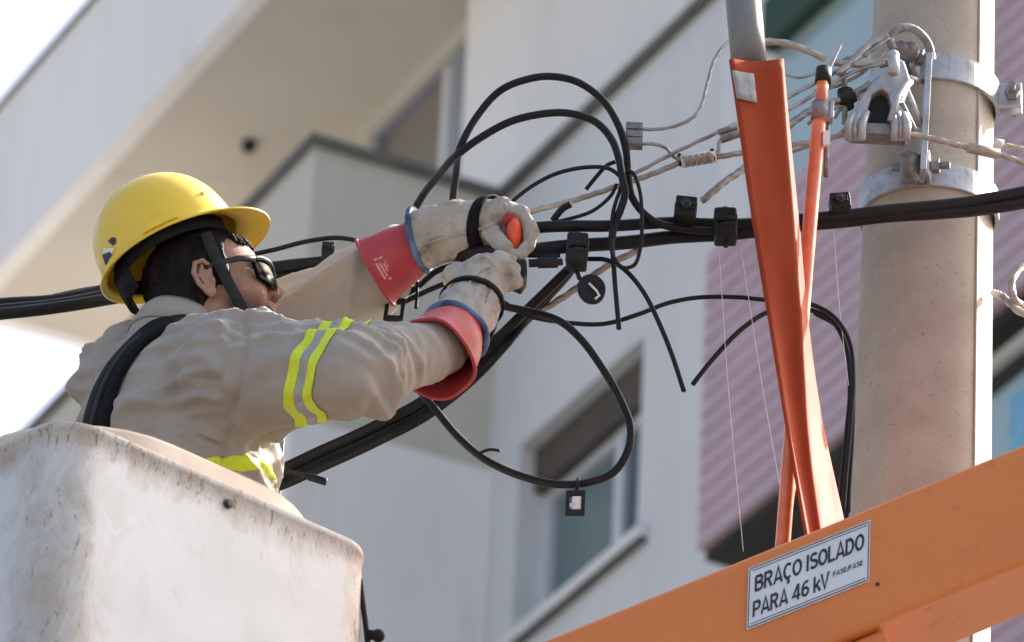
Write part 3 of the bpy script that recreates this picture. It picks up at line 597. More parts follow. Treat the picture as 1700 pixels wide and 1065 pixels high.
# back flap folding round behind the tube, so the cover is a sleeve at its top
V2 = []; F2 = []
for i in range(0, nn):
    L_, Rr = cols[0][i], cols[NC][i]
    for j in range(7):
        t = j / 6; V2.append(L_ + (Rr - L_) * t + np.array([0, .09 * math.sin(t * math.pi) * (1 - .75 * i / nn) + .004, 0]))
for i in range(nn - 1):
    for j in range(6): q = i * 7 + j; F2.append((q, q + 1, q + 8, q + 7))
cbk = obj('cover_back', V2, F2, M['orange_vinyl'], cv, True); sm = cbk.modifiers.new('thick', 'SOLIDIFY'); sm.thickness = .004; sm.offset = 0
pq = [(1216, 116), (1252, 122), (1257, 170), (1224, 162)]
def cover_pt(u, v): return at(u, v, -.137 + .02 * (u - 1214) / 85 + .008 * math.sin((u - 1214) / 85 * math.pi))
pv = []; pfc = []
for i in range(5):
    for j in range(5):
        s, t = j / 4, i / 4
        u = (1 - t) * ((1 - s) * pq[0][0] + s * pq[1][0]) + t * ((1 - s) * pq[3][0] + s * pq[2][0]); v = (1 - t) * ((1 - s) * pq[0][1] + s * pq[1][1]) + t * ((1 - s) * pq[3][1] + s * pq[2][1])
        pv.append(cover_pt(u, v))
for i in range(4):
    for j in range(4): q = i * 5 + j; pfc.append((q, q + 5, q + 6, q + 1))
pp = obj('cloth_patch', pv, pfc, M['patch'], cv, True); sm = pp.modifiers.new('thick', 'SOLIDIFY'); sm.thickness = .002

hs = thing('hot_stick', 'slim orange fibreglass stick with dark collars and metal tip behind the cover', 'stick', at(1296, 960, .0))
hp = PT([(1361, 190, .02), (1348, 330, .01), (1332, 520, .0), (1314, 720, -.01), (1296, 950, -.02)])
MB().tube(spline(hp, 6), .0125, 24).build('lower_tube', M['orange_grp'], hs, smooth=True)
MB().tube(PT([(1367, 122, .022), (1361, 190, .02)]), .0108, 24).build('upper_tube', M['orange_grp'], hs, smooth=True)
MB().tube(PT([(1368, 114, .022), (1366, 138, .022)]), .0138, 20).build('end_cap', M['plastic'], hs, smooth=True)
MB().tube(PT([(1364, 172, .02), (1362, 200, .02)]), .0172, 20).build('locking_collar', M['steel_dull'], hs, smooth=True)
bevel(MB().box(at(1380, 185, .02), np.array([.004, 0, 0]), np.array([0, .012, 0]), np.array([0, 0, .018])).build('collar_lever', M['steel'], hs), .002)
MB().prism([at(1362, 112, .018), at(1394, 66, .018), (at(1398, 72, .018)), at(1378, 114, .018)], np.array([0, .010, 0])).build('blade_tip', M['steel'], hs)
MB().box(at(1372, 230, .006), np.array([.006, 0, 0]), np.array([0, .004, 0]), np.array([0, 0, .014])).build('sticker', M['white_print'], hs)
MB().tube(PT([(1374, 200, .03), (1371, 292, .02)]), .0045, 10).build('control_rod', M['steel_dull'], hs, smooth=True)
h2 = cable('hot_stick', [(1332, 640, .03), (1322, 740, .025), (1308, 850, .02), (1298, 960, .015)], .009, M['orange_grp'], 'short second orange stick visible only just above the boom', 'stick')

# ------------------------------------------------------------------ boom
BD = -.42
p1, p2 = at(890, 1066, BD), at(1700, 735, BD)
bd = unit(p2 - p1)
bn = unit(np.cross(bd, np.array([0, 0, 1.0])))                   # horizontal, to the viewer side or away
if bn[1] > 0: bn = -bn
bu = unit(np.cross(bn, bd)); bu = bu if bu[2] > 0 else -bu
HB, WB = .188, .20
A0 = p1 - bd * 3.2; A1 = p2 + bd * 1.6
BM = thing('boom_arm', 'orange painted insulated boom arm slanting across the lower right', 'boom arm', A0 - bu * HB)
mid = (A0 + A1) / 2 - bu * HB / 2 - bn * WB / 2
o = MB().box(mid, bd * np.linalg.norm(A1 - A0) / 2, bn * WB / 2, bu * HB / 2).build('beam', M['boom'], BM, smooth=False); bevel(o, .012, 4)
# underside bracket
def on_face(u, v, off=0.0):          # photo ray meets the boom front face
    d = ray(u, v); t = ((p1 - CAM) @ bn) / (d @ bn); return CAM + d * t + bn * off
q0 = on_face(1300, 1075) ; k1 = MB(); c = on_face(1385, 1040) - bu * .055 - bn * .07
k1.box(c, bd * .075, bn * .05, bu * .03); bevel(k1.build('under_bracket', M['boom'], BM), .006)
for (u, v) in ((1457, 970),):
    MB().cyl(on_face(u, v), on_face(u, v, .003), .003, 10).build('rivet', M['ink'], BM)
# sign plate
sg = [on_face(*q, .0) for q in ((1240, 945), (1445, 864), (1440, 966), (1239, 1047))]
so = sg[3]; sx = (sg[2] - sg[3] + sg[1] - sg[0]) / 2; sxl = np.linalg.norm(sx); sx = sx / sxl
sy_ = (sg[0] - sg[3] + sg[1] - sg[2]) / 2; sy_ = sy_ - 0 * sx; syl = np.linalg.norm(sy_); sy_ = sy_ / syl
SG = thing('sign_plate', 'white lettered warning plate BRAÇO ISOLADO PARA 46 kV fixed on the orange boom', 'sign', so)
MB().prism([so + bn * .001, so + sx * sxl + bn * .001, so + sx * sxl + sy_ * syl + bn * .001, so + sy_ * syl + bn * .001], bn * .0022).build('plate', M['plate'], SG)
ln = MB()
def sp_(s, t, off=.0036): return so + sx * sxl * s + sy_ * syl * t + bn * off
def line(s0, t0, s1, t1, w=.0007):
    e = unit(sp_(s1, t1) - sp_(s0, t0)); n_ = np.cross(bn, e); a, b = sp_(s0, t0), sp_(s1, t1)
    ln.quad(a - n_ * w, b - n_ * w, b + n_ * w, a + n_ * w)
line(.03, .93, .97, .93); line(.03, .07, .97, .07); line(.012, .02, .012, .98); line(.988, .02, .988, .98); line(.02, .975, .98, .975, .0009); line(.02, .025, .98, .025, .0009)
ln.build('border_lines', M['ink'], SG)
def arc(cx, cy, rx, ry, a0, a1, n=10): return [(cx + rx * math.cos(math.radians(a0 + (a1 - a0) * i / n)), cy + ry * math.sin(math.radians(a0 + (a1 - a0) * i / n))) for i in range(n + 1)]
TH = .17; h_ = TH / 2
RING = [arc(.35, .5, .27, .42, 90, 450, 28)]
GL = {' ': ([], .30),
 'B': ([[(.09, h_), (.09, 1 - h_)], [(.05, 1 - h_), (.36, 1 - h_)] + arc(.36, .735, .17, .18, 90, -90, 8) + [(.05, .555)], [(.05, .53), (.38, .53)] + arc(.38, .308, .19, .222, 90, -90, 8) + [(.05, h_)]], .68),
 'R': ([[(.09, 0), (.09, 1)], [(.05, 1 - h_), (.36, 1 - h_)] + arc(.36, .715, .18, .2, 90, -90, 8) + [(.05, .5)], [(.32, .5), (.56, .0)]], .70),
 'A': ([[(.06, 0), (.34, 1), (.62, 0)], [(.14, .27), (.54, .27)]], .70),
 'Ç': ([arc(.36, .5, .27, .42, 48, 312, 22), [(.36, .06), (.34, -.08)], arc(.34, -.15, .10, .075, 90, -110, 8)], .68),
 'O': (RING, .72), 'I': ([[(.10, 0), (.10, 1)]], .24),
 'S': ([arc(.31, .72, .22, .195, 30, 270, 14)[:-1] + arc(.31, .295, .235, .215, 90, -150, 14)], .62),
 'L': ([[(.09, 1), (.09, h_), (.52, h_)]], .58),
 'D': ([[(.09, 0), (.09, 1)], [(.05, 1 - h_), (.28, 1 - h_)] + arc(.28, .5, .29, .415, 90, -90, 14) + [(.05, h_)]], .70),
 'P': ([[(.09, 0), (.09, 1)], [(.05, 1 - h_), (.36, 1 - h_)] + arc(.36, .685, .18, .23, 90, -90, 8) + [(.05, .455)]], .64),
 '4': ([[(.62, .27), (.06, .27), (.40, .96)], [(.44, 0), (.44, 1)]], .66),
 '6': ([arc(.33, .32, .22, .24, 0, 360, 20), [(.11, .32)] + arc(.40, .48, .29, .44, 180, 62, 12)], .64),
 'k': ([[(.09, 0), (.09, 1)], [(.50, .70), (.13, .33)], [(.25, .44), (.54, 0)]], .56),
 'V': ([[(.05, 1), (.33, .02), (.61, 1)]], .66),
 'F': ([[(.09, 0), (.09, 1 - h_), (.52, 1 - h_)], [(.09, .52), (.46, .52)]], .56),
 'E': ([[(.54, h_), (.09, h_), (.09, 1 - h_), (.52, 1 - h_)], [(.09, .51), (.48, .51)]], .60),
 '/': ([[(.04, 0), (.28, 1)]], .32)}
def letter(ch, s, t, w, h, th):
    v = []; f = []
    for k, line_ in enumerate(GL[ch][0]):
        P = np.array(line_, float); n = len(P); closed = np.allclose(P[0], P[-1])
        for i in range(n):
            a = P[i] - P[i - 1] if i else (P[-1] - P[-2] if closed else P[1] - P[0]); b = P[i + 1] - P[i] if i < n - 1 else (P[1] - P[0] if closed else P[-1] - P[-2])
            a = a / (np.linalg.norm(a) + 1e-9); b = b / (np.linalg.norm(b) + 1e-9); m = np.array([-(a + b)[1], (a + b)[0]]); m = m / (np.linalg.norm(m) + 1e-9)
            m = m * min(1.7, 1 / max(.3, m @ np.array([-a[1], a[0]]))) * th / 2
            for q in (P[i] + m, P[i] - m): v.append(sp_(s + q[0] * w, t + q[1] * h, .0038 + .00012 * k))
        o_ = len(v) - 2 * n
        f += [(o_ + 2 * i, o_ + 2 * i + 1, o_ + 2 * i + 3, o_ + 2 * i + 2) for i in range(n - 1)]
    return v, f
def text(body, s, t, width, height, name, th=TH):
    tot = sum(GL[c][1] for c in body); w = width / tot; x = s
    for c in body:
        v, f = letter(c, x, t, w, height, th)
        if f: obj(name, v, f, M['ink'], SG, False)
        x += GL[c][1] * w
text('BRAÇO ISOLADO', .055, .56, .90, .27, 'letter')
text('PARA 46 kV', .045, .16, .625, .26, 'letter')
text('FASE/FASE', .70, .30, .25, .085, 'small_letter')

# ------------------------------------------------------------------ bucket
BK = -.72
rc_ = at(105, 684, BK); zr = rc_[2]
rr_ = at_z(636, 919, zr)
e1 = unit((rr_ - rc_) * np.array([1, 1, 0])); L1 = np.linalg.norm(rr_ - rc_)
e2 = np.array([-e1[1], e1[0], 0]);
if e2[1] < 0: e2 = -e2
L2 = .62
print('bucket', L1, math.degrees(math.atan2(e1[1], e1[0])), rr_[1] - Y0, rc_[1] - Y0)
def rrect(z, grow, rad, n=8, taper=0.0):
    out = []
    lx, ly = L1 + 2 * grow - taper, L2 + 2 * grow - taper
    o = rc_ - (e1 + e2) * (grow - taper / 2)
    for cx, cy, st in ((lx - rad, rad, -90), (lx - rad, ly - rad, 0), (rad, ly - rad, 90), (rad, rad, 180)):
        for k in range(n + 1):
            th = math.radians(st + 90 * k / n); p = o + e1 * (cx + rad * math.cos(th)) + e2 * (cy + rad * math.sin(th)); out.append([p[0], p[1], z])
    return out
def loft(name, rings, m, parent, close=True):
    n = len(rings[0]); v = [p for r in rings for p in r]; f = []
    for i in range(len(rings) - 1):
        for j in range(n): f.append((i * n + j, i * n + (j + 1) % n, (i + 1) * n + (j + 1) % n, (i + 1) * n + j))
    if close: f.append(tuple(range(len(v) - n, len(v))))
    o = obj(name, v, f, m, parent, True, origin=None)
    bm = bmesh.new(); bm.from_mesh(o.data); bmesh.ops.recalc_face_normals(bm, faces=bm.faces); bm.to_mesh(o.data); bm.free()
    return o
RAD = .075
BKT = thing('lift_bucket', 'white dirty fibreglass aerial lift bucket the lineman stands in', 'lift bucket', np.mean(np.array(rrect(zr - 1.05, 0, RAD)), 0))
# lip outward, concave under it, then the flat panel
prof = [(.000, -.006), (.002, -.003), (.0015, -.001), (-.001, .0), (-.010, .0005), (-.0115, -.0015), (-.04, -.001), (-.08, .0), (-.13, .002), (-.5, .012), (-1.0, .012), (-1.03, .0), (-1.05, -.03)]
rings = [rrect(zr + z, g_, RAD + g_ * .8) for z, g_ in prof]
inner = [rrect(zr - .99, -.075, RAD * .8), rrect(zr - .2, -.045, RAD * .8), rrect(zr - .003, -.022, RAD * .85)]
b_o = loft('shell', inner + rings, M['bucket'], BKT)
# floor inside
n_ = len(inner[0]); fl = obj('floor_mat', inner[0], [tuple(range(n_))], M['harness'], BKT, False)
lin = [rrect(zr - .95, -.076, RAD * .8), rrect(zr + .038, -.024, RAD * 2.7), rrect(zr + .046, -.028, RAD * 2.7), rrect(zr + .048, -.034, RAD * 2.7), rrect(zr + .038, -.040, RAD * 2.6), rrect(zr - .95, -.084, RAD * .8)]
loft('liner', lin, M['liner'], BKT, close=False)
def rim_dirt(N, L, speck=False):
    tc = N.new('ShaderNodeTexCoord'); sx_ = N.new('ShaderNodeSeparateXYZ'); L.new(tc.outputs['Object'], sx_.inputs[0])
    h = N.new('ShaderNodeMapRange'); h.inputs[1].default_value = 1.05 - .075; h.inputs[2].default_value = 1.05 - .035; L.new(sx_.outputs['Z'], h.inputs[0])
    base = np.array(BKT['_o']); acc = h.outputs[0]
    for cpos, r_in, amt in ((rc_ + (e1 + e2) * .03, .11, .75), (rr_ - e1 * .015 + e2 * .02, .085, 1.0)):
        ds = N.new('ShaderNodeVectorMath'); ds.operation = 'DISTANCE'; cmb = N.new('ShaderNodeCombineXYZ'); L.new(sx_.outputs['X'], cmb.inputs[0]); L.new(sx_.outputs['Y'], cmb.inputs[1])
        L.new(cmb.outputs[0], ds.inputs[0]); ds.inputs[1].default_value = (cpos[0] - base[0], cpos[1] - base[1], 0)
        mr = N.new('ShaderNodeMapRange'); mr.inputs[1].default_value = r_in; mr.inputs[2].default_value = r_in * .45; mr.inputs[4].default_value = amt; L.new(ds.outputs['Value'], mr.inputs[0])
        mx = N.new('ShaderNodeMath'); mx.operation = 'MAXIMUM'; L.new(acc, mx.inputs[0]); L.new(mr.outputs[0], mx.inputs[1]); acc = mx.outputs[0]
    mp = N.new('ShaderNodeMapping'); mp.inputs['Scale'].default_value = (1, 1, .3 if speck else .55); L.new(tc.outputs['Object'], mp.inputs[0])
    nz = N.new('ShaderNodeTexNoise'); nz.inputs['Scale'].default_value = 120 if speck else 16; nz.inputs['Detail'].default_value = 8; nz.inputs['Roughness'].default_value = .7; nz.inputs['Distortion'].default_value = .8; L.new(mp.outputs[0], nz.inputs['Vector'])
    su = N.new('ShaderNodeMath'); su.operation = 'MULTIPLY_ADD'; L.new(acc, su.inputs[0]); su.inputs[1].default_value = .17 if speck else .30; L.new(nz.outputs['Fac'], su.inputs[2])
    out = N.new('ShaderNodeMapRange'); out.inputs[1].default_value = .715 if speck else .56; out.inputs[2].default_value = .80 if speck else .95; out.inputs[4].default_value = .75 if speck else .8; L.new(su.outputs[0], out.inputs[0])
    return out.outputs[0]
overlay(M['bucket'], (.36, .28, .20), rim_dirt)
overlay(M['bucket'], (.14, .09, .06), lambda N, L: rim_dirt(N, L, True))
def on_bucket(u, v):
    nb = np.array([e1[1], -e1[0], 0.0]); d = ray(u, v); t = ((rc_ + nb * .001 - CAM) @ nb) / (d @ nb); return CAM + d * t, nb
pb_, nb_f = on_bucket(379, 836)
bb = MB(); bb.cyl(pb_ - nb_f * .004, pb_ + nb_f * .005, .0055, 6); bb.cyl(pb_ - nb_f * .004, pb_ + nb_f * .002, .008, 16); bb.build('bolt', M['dark_metal'], BKT)
hose = cable('hose', [(598, 960, -.30), (603, 1000, -.30), (609, 1042, -.30), (612, 1070, -.30), (614, 1150, -.30)], .0045, M['cable'], 'thin black hose with a knobbed fitting down the right edge of the bucket', 'hose')
hx = MB(); hx.cyl(at(606, 1052, -.30), at(632, 1056, -.30), .008, 12); hx.sphere(at(628, 1055, -.30), .011); hx.build('fitting', M['cable'], hose, smooth=True)

# ------------------------------------------------------------------ lineman
def smin(a, b, k):
    h = np.clip(.5 + .5 * (b - a) / k, 0, 1); return b + (a - b) * h - k * h * (1 - h)
def smax(a, b, k): return -smin(-a, -b, k)
def rcone(p, a, b, ra, rb):
    a = np.asarray(a, float); ba = np.asarray(b, float) - a
    t = np.clip(((p - a) @ ba) / (ba @ ba), 0, 1)
    return np.linalg.norm(p - a - t[..., None] * ba, axis=-1) - (ra + (rb - ra) * t)
def ell(p, c, r, ax=None):
    q = p - np.asarray(c, float)
    if ax is not None: q = q @ np.asarray(ax, float).T
    r = np.asarray(r, float); k0 = np.linalg.norm(q / r, axis=-1); k1 = np.linalg.norm(q / (r * r), axis=-1) + 1e-12
    return k0 * (k0 - 1) / k1
def surface_nets(fn, lo, hi, h):
    lo = np.asarray(lo, float); hi = np.asarray(hi, float); n = np.ceil((hi - lo) / h).astype(int) + 1
    g = np.stack(np.meshgrid(*[lo[i] + h * np.arange(n[i]) for i in range(3)], indexing='ij'), -1)
    val = fn(g); s = val < 0
    m = [x - 1 for x in n]
    C = lambda A, i, j, k: A[i:i + m[0], j:j + m[1], k:k + m[2]]
    cnt = sum(C(s, i, j, k).astype(np.int8) for i in (0, 1) for j in (0, 1) for k in (0, 1))
    act = (cnt > 0) & (cnt < 8); idx = np.full(act.shape, -1, int); idx[act] = np.arange(act.sum())
    ii = np.argwhere(act); acc = np.zeros((len(ii), 3)); c = np.zeros(len(ii))
    for ax in range(3):
        for o1 in (0, 1):
            for o2 in (0, 1):
                a = [0, 0, 0]; oth = [q for q in range(3) if q != ax]; a[oth[0]] = o1; a[oth[1]] = o2
                b = list(a); b[ax] = 1
                va = val[ii[:, 0] + a[0], ii[:, 1] + a[1], ii[:, 2] + a[2]]; vb = val[ii[:, 0] + b[0], ii[:, 1] + b[1], ii[:, 2] + b[2]]
                x = (va < 0) != (vb < 0); t = np.where(x, va / np.where(x, va - vb, 1), 0)
                p = np.array(a)[None, :] + np.zeros((len(ii), 3)); p[:, ax] += t
                acc[x] += p[x]; c[x] += 1
    verts = lo + h * (ii + acc / c[:, None]); faces = []
    for ax in range(3):
        b, d = [(1, 2), (2, 0), (0, 1)][ax]
        sl0 = [slice(1, -1)] * 3; sl0[ax] = slice(0, -1); sl1 = list(sl0); sl1[ax] = slice(1, None)
        s0 = s[tuple(sl0)]; s1 = s[tuple(sl1)]
        e = np.argwhere(s0 != s1)
        if not len(e): continue
        fl = s0[e[:, 0], e[:, 1], e[:, 2]]; e = e + np.array([0 if q == ax else 1 for q in range(3)])
        def cell(db, dd): q = e.copy(); q[:, b] -= db; q[:, d] -= dd; return idx[q[:, 0], q[:, 1], q[:, 2]]
        quad = np.stack([cell(1, 1), cell(0, 1), cell(0, 0), cell(1, 0)], 1)
        quad[~fl] = quad[~fl][:, ::-1]; faces.append(quad)
    return verts, np.concatenate(faces)
def vnormals(v, f):
    a, b, c, d = (v[f[:, i]] for i in range(4)); n = np.cross(c - a, d - b); out = np.zeros_like(v)
    for i in range(4): np.add.at(out, f[:, i], n)
    return out / (np.linalg.norm(out, axis=1, keepdims=True) + 1e-12)
def soften(f, val, n, it):
    for _ in range(it):
        acc = np.zeros(n); cnt = np.zeros(n); m = val[f].mean(1)
        for i in range(4): np.add.at(acc, f[:, i], m); np.add.at(cnt, f[:, i], 1)
        val = acc / np.maximum(cnt, 1)
    return val
def fbm(p, s): return noise.noise(Vector((p[0] * s[0], p[1] * s[1], p[2] * s[2])))

HIP = at(310, 1040, .10)
MAN = thing('person', 'lineman in khaki shirt, yellow helmet and sunglasses reaching up to the black cables', 'person', HIP - EZ * .0)
YAW = math.radians(26)
tf = np.array([math.cos(YAW), math.sin(YAW), 0]); tn = np.array([math.sin(YAW), -math.cos(YAW), 0])
SN, EN, WN = at(395, 632, -.14), at(584, 614, -.27), at(738, 572, -.12)
SFp, EF, WF = at(222, 640, .20), at(500, 552, .30), at(655, 428, .16)
HN, HF = at(805, 468, -.02), at(838, 372, .06)
NECK = at(305, 540, .05)
TAX = np.array([tf, tn, EZ])
def body_cloth(p):
    d = ell(p, at(284, 722, .05), (.138, .190, .185), TAX)
    d = smin(d, ell(p, at(305, 870, .06), (.130, .170, .26), TAX), .09)
    d = smin(d, rcone(p, at(296, 596, .05), SN + np.array([-.01, .01, .02]), .062, .080), .04)
    d = smin(d, rcone(p, at(285, 596, .06), SFp + EZ * .0, .062, .076), .04)
    arm = rcone(p, SN, EN, .090, .058); arm = smin(arm, rcone(p, EN, WN + (EN - WN) * .02, .055, .048), .03)
    d = smin(d, arm, .045)
    arm2 = rcone(p, SFp, EF, .085, .074); arm2 = smin(arm2, rcone(p, EF, WF, .074, .047), .03)
    d = smin(d, arm2, .045)
    # neck hole
    d = smax(d, -rcone(p, at(310, 565, .05), at(318, 480, .05), .052, .056), .01)
    return d
lo_ = np.minimum.reduce([SN, EN, WN, SFp, EF, WF, HIP]) - .16; hi_ = np.maximum.reduce([SN, EN, WN, SFp, EF, WF, NECK]) + .16
lo_[0] = at(110, 700, 0)[0] - .03; lo_[2] = at(300, 1010, 0)[2]
sv, sf = surface_nets(body_cloth, lo_, hi_, .0050)
nv = vnormals(sv, sf)
def seg_t(p, a, b): ba = b - a; return float(((p - a) @ ba) / (ba @ ba))
disp = np.zeros(len(sv))
def crease(a, b, c, w): return max(0.0, 1 - abs(noise.noise(Vector((a, b, c)))) / w) ** 1.4
axn1 = unit(EN - SN); axn2 = unit(WN - EN); axf = unit(WF - EF)
for i, p in enumerate(sv):
    q = p - HIP
    # torso: roughly level creases drawn toward the sleeve seam
    w1 = noise.noise(Vector((q[0] * 3.5, q[1] * 3.5, q[2] * 3.5 + 4)))
    tz = q[2] + q[0] * .22 + .045 * w1
    tors = crease(q[0] * 4.5, q[1] * 4.5, tz * 26, .26) * .0190 + crease(q[0] * 7 + 3, q[1] * 7, tz * 44 + 5, .22) * .0090 + .007 * noise.noise(Vector((q[0] * 8, q[1] * 8, q[2] * 13)))
    dn = min(np.linalg.norm(p - SN - axn1 * max(0, min(1, seg_t(p, SN, EN))) * np.linalg.norm(EN - SN)), np.linalg.norm(p - EN - axn2 * max(0, min(1.1, seg_t(p, EN, WN))) * np.linalg.norm(WN - EN)))
    df_ = np.linalg.norm(p - EF - axf * max(-.6, min(1.1, seg_t(p, EF, WF))) * np.linalg.norm(WF - EF))
    wa = max(0, min(1, (.13 - dn) / .04)) if p[0] > SN[0] - .02 else 0
    wf_ = max(0, min(1, (.12 - df_) / .04)) if p[0] > at(450, 500, .3)[0] else 0
    s1 = (p - EN) @ axn1; s2 = (p - EN) @ axn2; c = (p[2] - EN[2])
    wv = noise.noise(Vector(p * 6)); el = max(.25, 1.25 - abs(s2 - .02) / .13)
    fold = (crease(s2 * 20 + c * 9 + wv * 1.1, c * 5 - s2 * 3, p[1] * 6, .25) * .0220 + crease(s2 * 30 - c * 14 + wv, c * 8, p[1] * 8 + 7, .21) * .0110) * el + .007 * noise.noise(Vector((p[0] * 11, p[1] * 11, p[2] * 14)))
    s3 = (p - EF) @ axf
    fold2 = crease((p[2] - EF[2]) * 13 - (p[0] - EF[0]) * 11 + wv * .5, s3 * 4, p[1] * 5, .25) * .019 + .008 * noise.noise(Vector(p * 10))
    disp[i] = tors * (1 - wa) * (1 - wf_) + fold * wa + fold2 * wf_
def project_out(p, n):              # march from outside to the cloth surface along -n
    q = p + n * .25
    for _ in range(60):
        d = float(body_cloth(q[None, None, :])[0, 0]);
        if d < .0008: break
        q = q - n * max(d * .8, .0005)
    return q
nback = unit(-F_ + np.array([-.35, 0, .1]))
hpth = spline(PT([(334, 534, 0), (306, 542, 0), (272, 558, 0), (240, 586, 0), (213, 622, 0), (192, 660, 0), (176, 700, 0), (160, 760, 0)]), 6)
disp = soften(sf, disp, len(sv), 2)
HPC = np.array([project_out(p, nback) for p in hpth])
for q in HPC: disp *= 1 - .85 * np.exp(-(np.linalg.norm(sv - q, axis=1) / .042) ** 4)
# armhole seam of the near sleeve
sd = (sv - SN) @ unit(np.array([1, .25, 0])); disp -= .006 * np.exp(-((sd + .012) / .005) ** 2) * (sv[:, 1] < Y0 + .06)
sv2 = sv + nv * disp[:, None]
shirt = obj('shirt', sv2, sf, M['shirt'], MAN, True)
# trousers and legs (inside the bucket)
fl_z = zr - .985
LEGA, LEGB = at(330, 1060, 0.0), at(290, 1050, .22)
def legs(p):
    d = ell(p, at(308, 1020, .09), (.135, .175, .14), TAX)
    for a in (LEGA, LEGB):
        kn_ = np.array([a[0] + .02, a[1], (a[2] + fl_z) / 2 + .03]); ft = np.array([a[0] + .01, a[1], fl_z + .06])
        d = smin(d, rcone(p, a, kn_, .098, .078), .04); d = smin(d, rcone(p, kn_, ft, .078, .062), .03)
        d = smin(d, ell(p, ft + np.array([.06, .02, -.025]), (.13, .052, .040)), .02)
    return smax(d, fl_z + .002 - p[..., 2], .004)
l0 = np.minimum(LEGA, LEGB) - .2; l0[2] = fl_z - .02; l1 = np.maximum(LEGA, LEGB) + .26
tv, tfc = surface_nets(legs, l0, l1, .012)
obj('trousers', tv, tfc, M['shirt'], MAN, True)

# reflective bands: strips cut from the shirt surface and lifted a little
def band(name, p0, ax, t0, t1, m, keep, lift):
    bm = bmesh.new(); vs = [bm.verts.new(Vector(x)) for x in (sv2 + nv * lift)]
    near = {}
    tt = (sv2 - p0) @ ax; ok = keep(sv2) & (tt > t0 - .012) & (tt < t1 + .012)
    for q in sf:
        if ok[q].all():
            try: bm.faces.new([vs[k] for k in q])
            except ValueError: pass
    bmesh.ops.delete(bm, geom=[v for v in bm.verts if not v.link_faces], context='VERTS')
    for co, no, in ((p0 + ax * t0, -ax), (p0 + ax * t1, ax)):
        bmesh.ops.bisect_plane(bm, geom=bm.verts[:] + bm.edges[:] + bm.faces[:], plane_co=Vector(co), plane_no=Vector(no), clear_outer=True)
    v = [np.array(x.co) for x in bm.verts]; bm.verts.index_update(); f = [tuple(x.index for x in q.verts) for q in bm.faces]; bm.free()
    if not f: print('EMPTY BAND', name); return
    o = obj(name, v, f, m, MAN, True); s = o.modifiers.new('thick', 'SOLIDIFY'); s.thickness = .0012; s.offset = 1
    return o
bax = unit(at(634, 664, -.25) - at(536, 634, -.22)); bp0 = at(536, 634, -.22)
armk = lambda P: (P[:, 1] < Y0 - .05) & (P[:, 0] > at(450, 600, 0)[0]) & (P[:, 2] > at(500, 770, -.2)[2])
band('reflective_band', bp0, bax, -.022, -.003, M['tape_y'], armk, .0018)
band('silver_band', bp0, bax, -.003, .014, M['tape_s'], armk, .0016)
band('reflective_band', bp0, bax, .014, .031, M['tape_y'], armk, .0018)
wax = unit(EZ - tf * .30); wp0 = at(412, 772, -.10)
wk = lambda P: (P[:, 0] < at(470, 600, 0)[0])  & (np.abs((P - at(300, 800, .05)) @ tn) < .22)
band('waist_band', wp0, wax, -.008, .014, M['tape_y'], wk, .0018)
band('waist_silver_band', wp0, wax, -.045, -.008, M['tape_s'], wk, .0016)

# collar
def ring_loft(name, rings, m, parent, solid=None, smooth=True):
    n = len(rings[0]); v = [p for r in rings for p in r]; f = []
    for i in range(len(rings) - 1):
        for j in range(n): f.append((i * n + j, i * n + (j + 1) % n, (i + 1) * n + (j + 1) % n, (i + 1) * n + j))
    o = obj(name, v, f, m, parent, smooth)
    if solid: s = o.modifiers.new('thick', 'SOLIDIFY'); s.thickness = solid; s.offset = 0
    return o
def circ(c, ax, rad, n=36, oval=(1, 1), up=EZ, wob=0.0, seed=0):
    ax = unit(ax); a = unit(np.cross(up, ax)); b = np.cross(ax, a)
    return [np.asarray(c) + a * math.cos(t) * rad * oval[0] * (1 + wob * noise.noise(Vector((math.cos(t) * 1.3, math.sin(t) * 1.3, seed)))) + b * math.sin(t) * rad * oval[1] * (1 + wob * noise.noise(Vector((math.cos(t) * 1.3, math.sin(t) * 1.3, seed)))) for t in np.linspace(0, 2 * math.pi, n, endpoint=False)]
cax = unit(np.array([.18, .05, 1.0]))
cc = at(300, 562, .05)
ring_loft('collar', [circ(cc - cax * .080, cax, .088, oval=(.90, 1), up=tf), circ(cc - cax * .040, cax, .086, oval=(.90, 1), up=tf), circ(cc + cax * .0, cax, .084, oval=(.9, 1), up=tf), circ(cc + cax * .022, cax, .074, oval=(.9, 1), up=tf, wob=.05), circ(cc + cax * .040, cax, .071, oval=(.9, 1), up=tf, wob=.06), circ(cc + cax * .030, cax, .076, oval=(.9, 1), up=tf, wob=.05), circ(cc - cax * .012, cax, .089, oval=(.90, 1), up=tf, wob=.04)], M['shirt'], MAN, .004)

# harness strap over the back: a ribbon pressed on the shirt surface
def ribbon(name, path, widths, nrm, m, parent, lift=.006, thick=.004, across=None):
    rows_ = []
    for i, p in enumerate(path):
        t = unit(path[min(i + 1, len(path) - 1)] - path[max(i - 1, 0)]); a = unit(np.cross(t, nrm)) if across is None else across
        rows_.append([project_out(p + a * widths[i] * s, unit(nrm)) + nrm * lift for s in (-.5, -.25, 0, .25, .5)])
    v = [x for r in rows_ for x in r]; f = [(i * 5 + j, i * 5 + j + 1, i * 5 + j + 6, i * 5 + j + 5) for i in range(len(path) - 1) for j in range(4)]
    o = obj(name, v, f, m, parent, True); s = o.modifiers.new('thick', 'SOLIDIFY'); s.thickness = thick; s.offset = 0
    return o
ribbon('harness_strap', hpth, list(np.interp(np.linspace(0, 1, len(hpth)), [0, .25, .5, .7, 1], [.044, .050, .060, .070, .075])), nback, M['harness'], MAN, .009, .007)
hp2 = spline(PT([(262, 560, 0), (232, 590, 0), (206, 626, 0), (186, 664, 0), (168, 710, 0)]), 6)
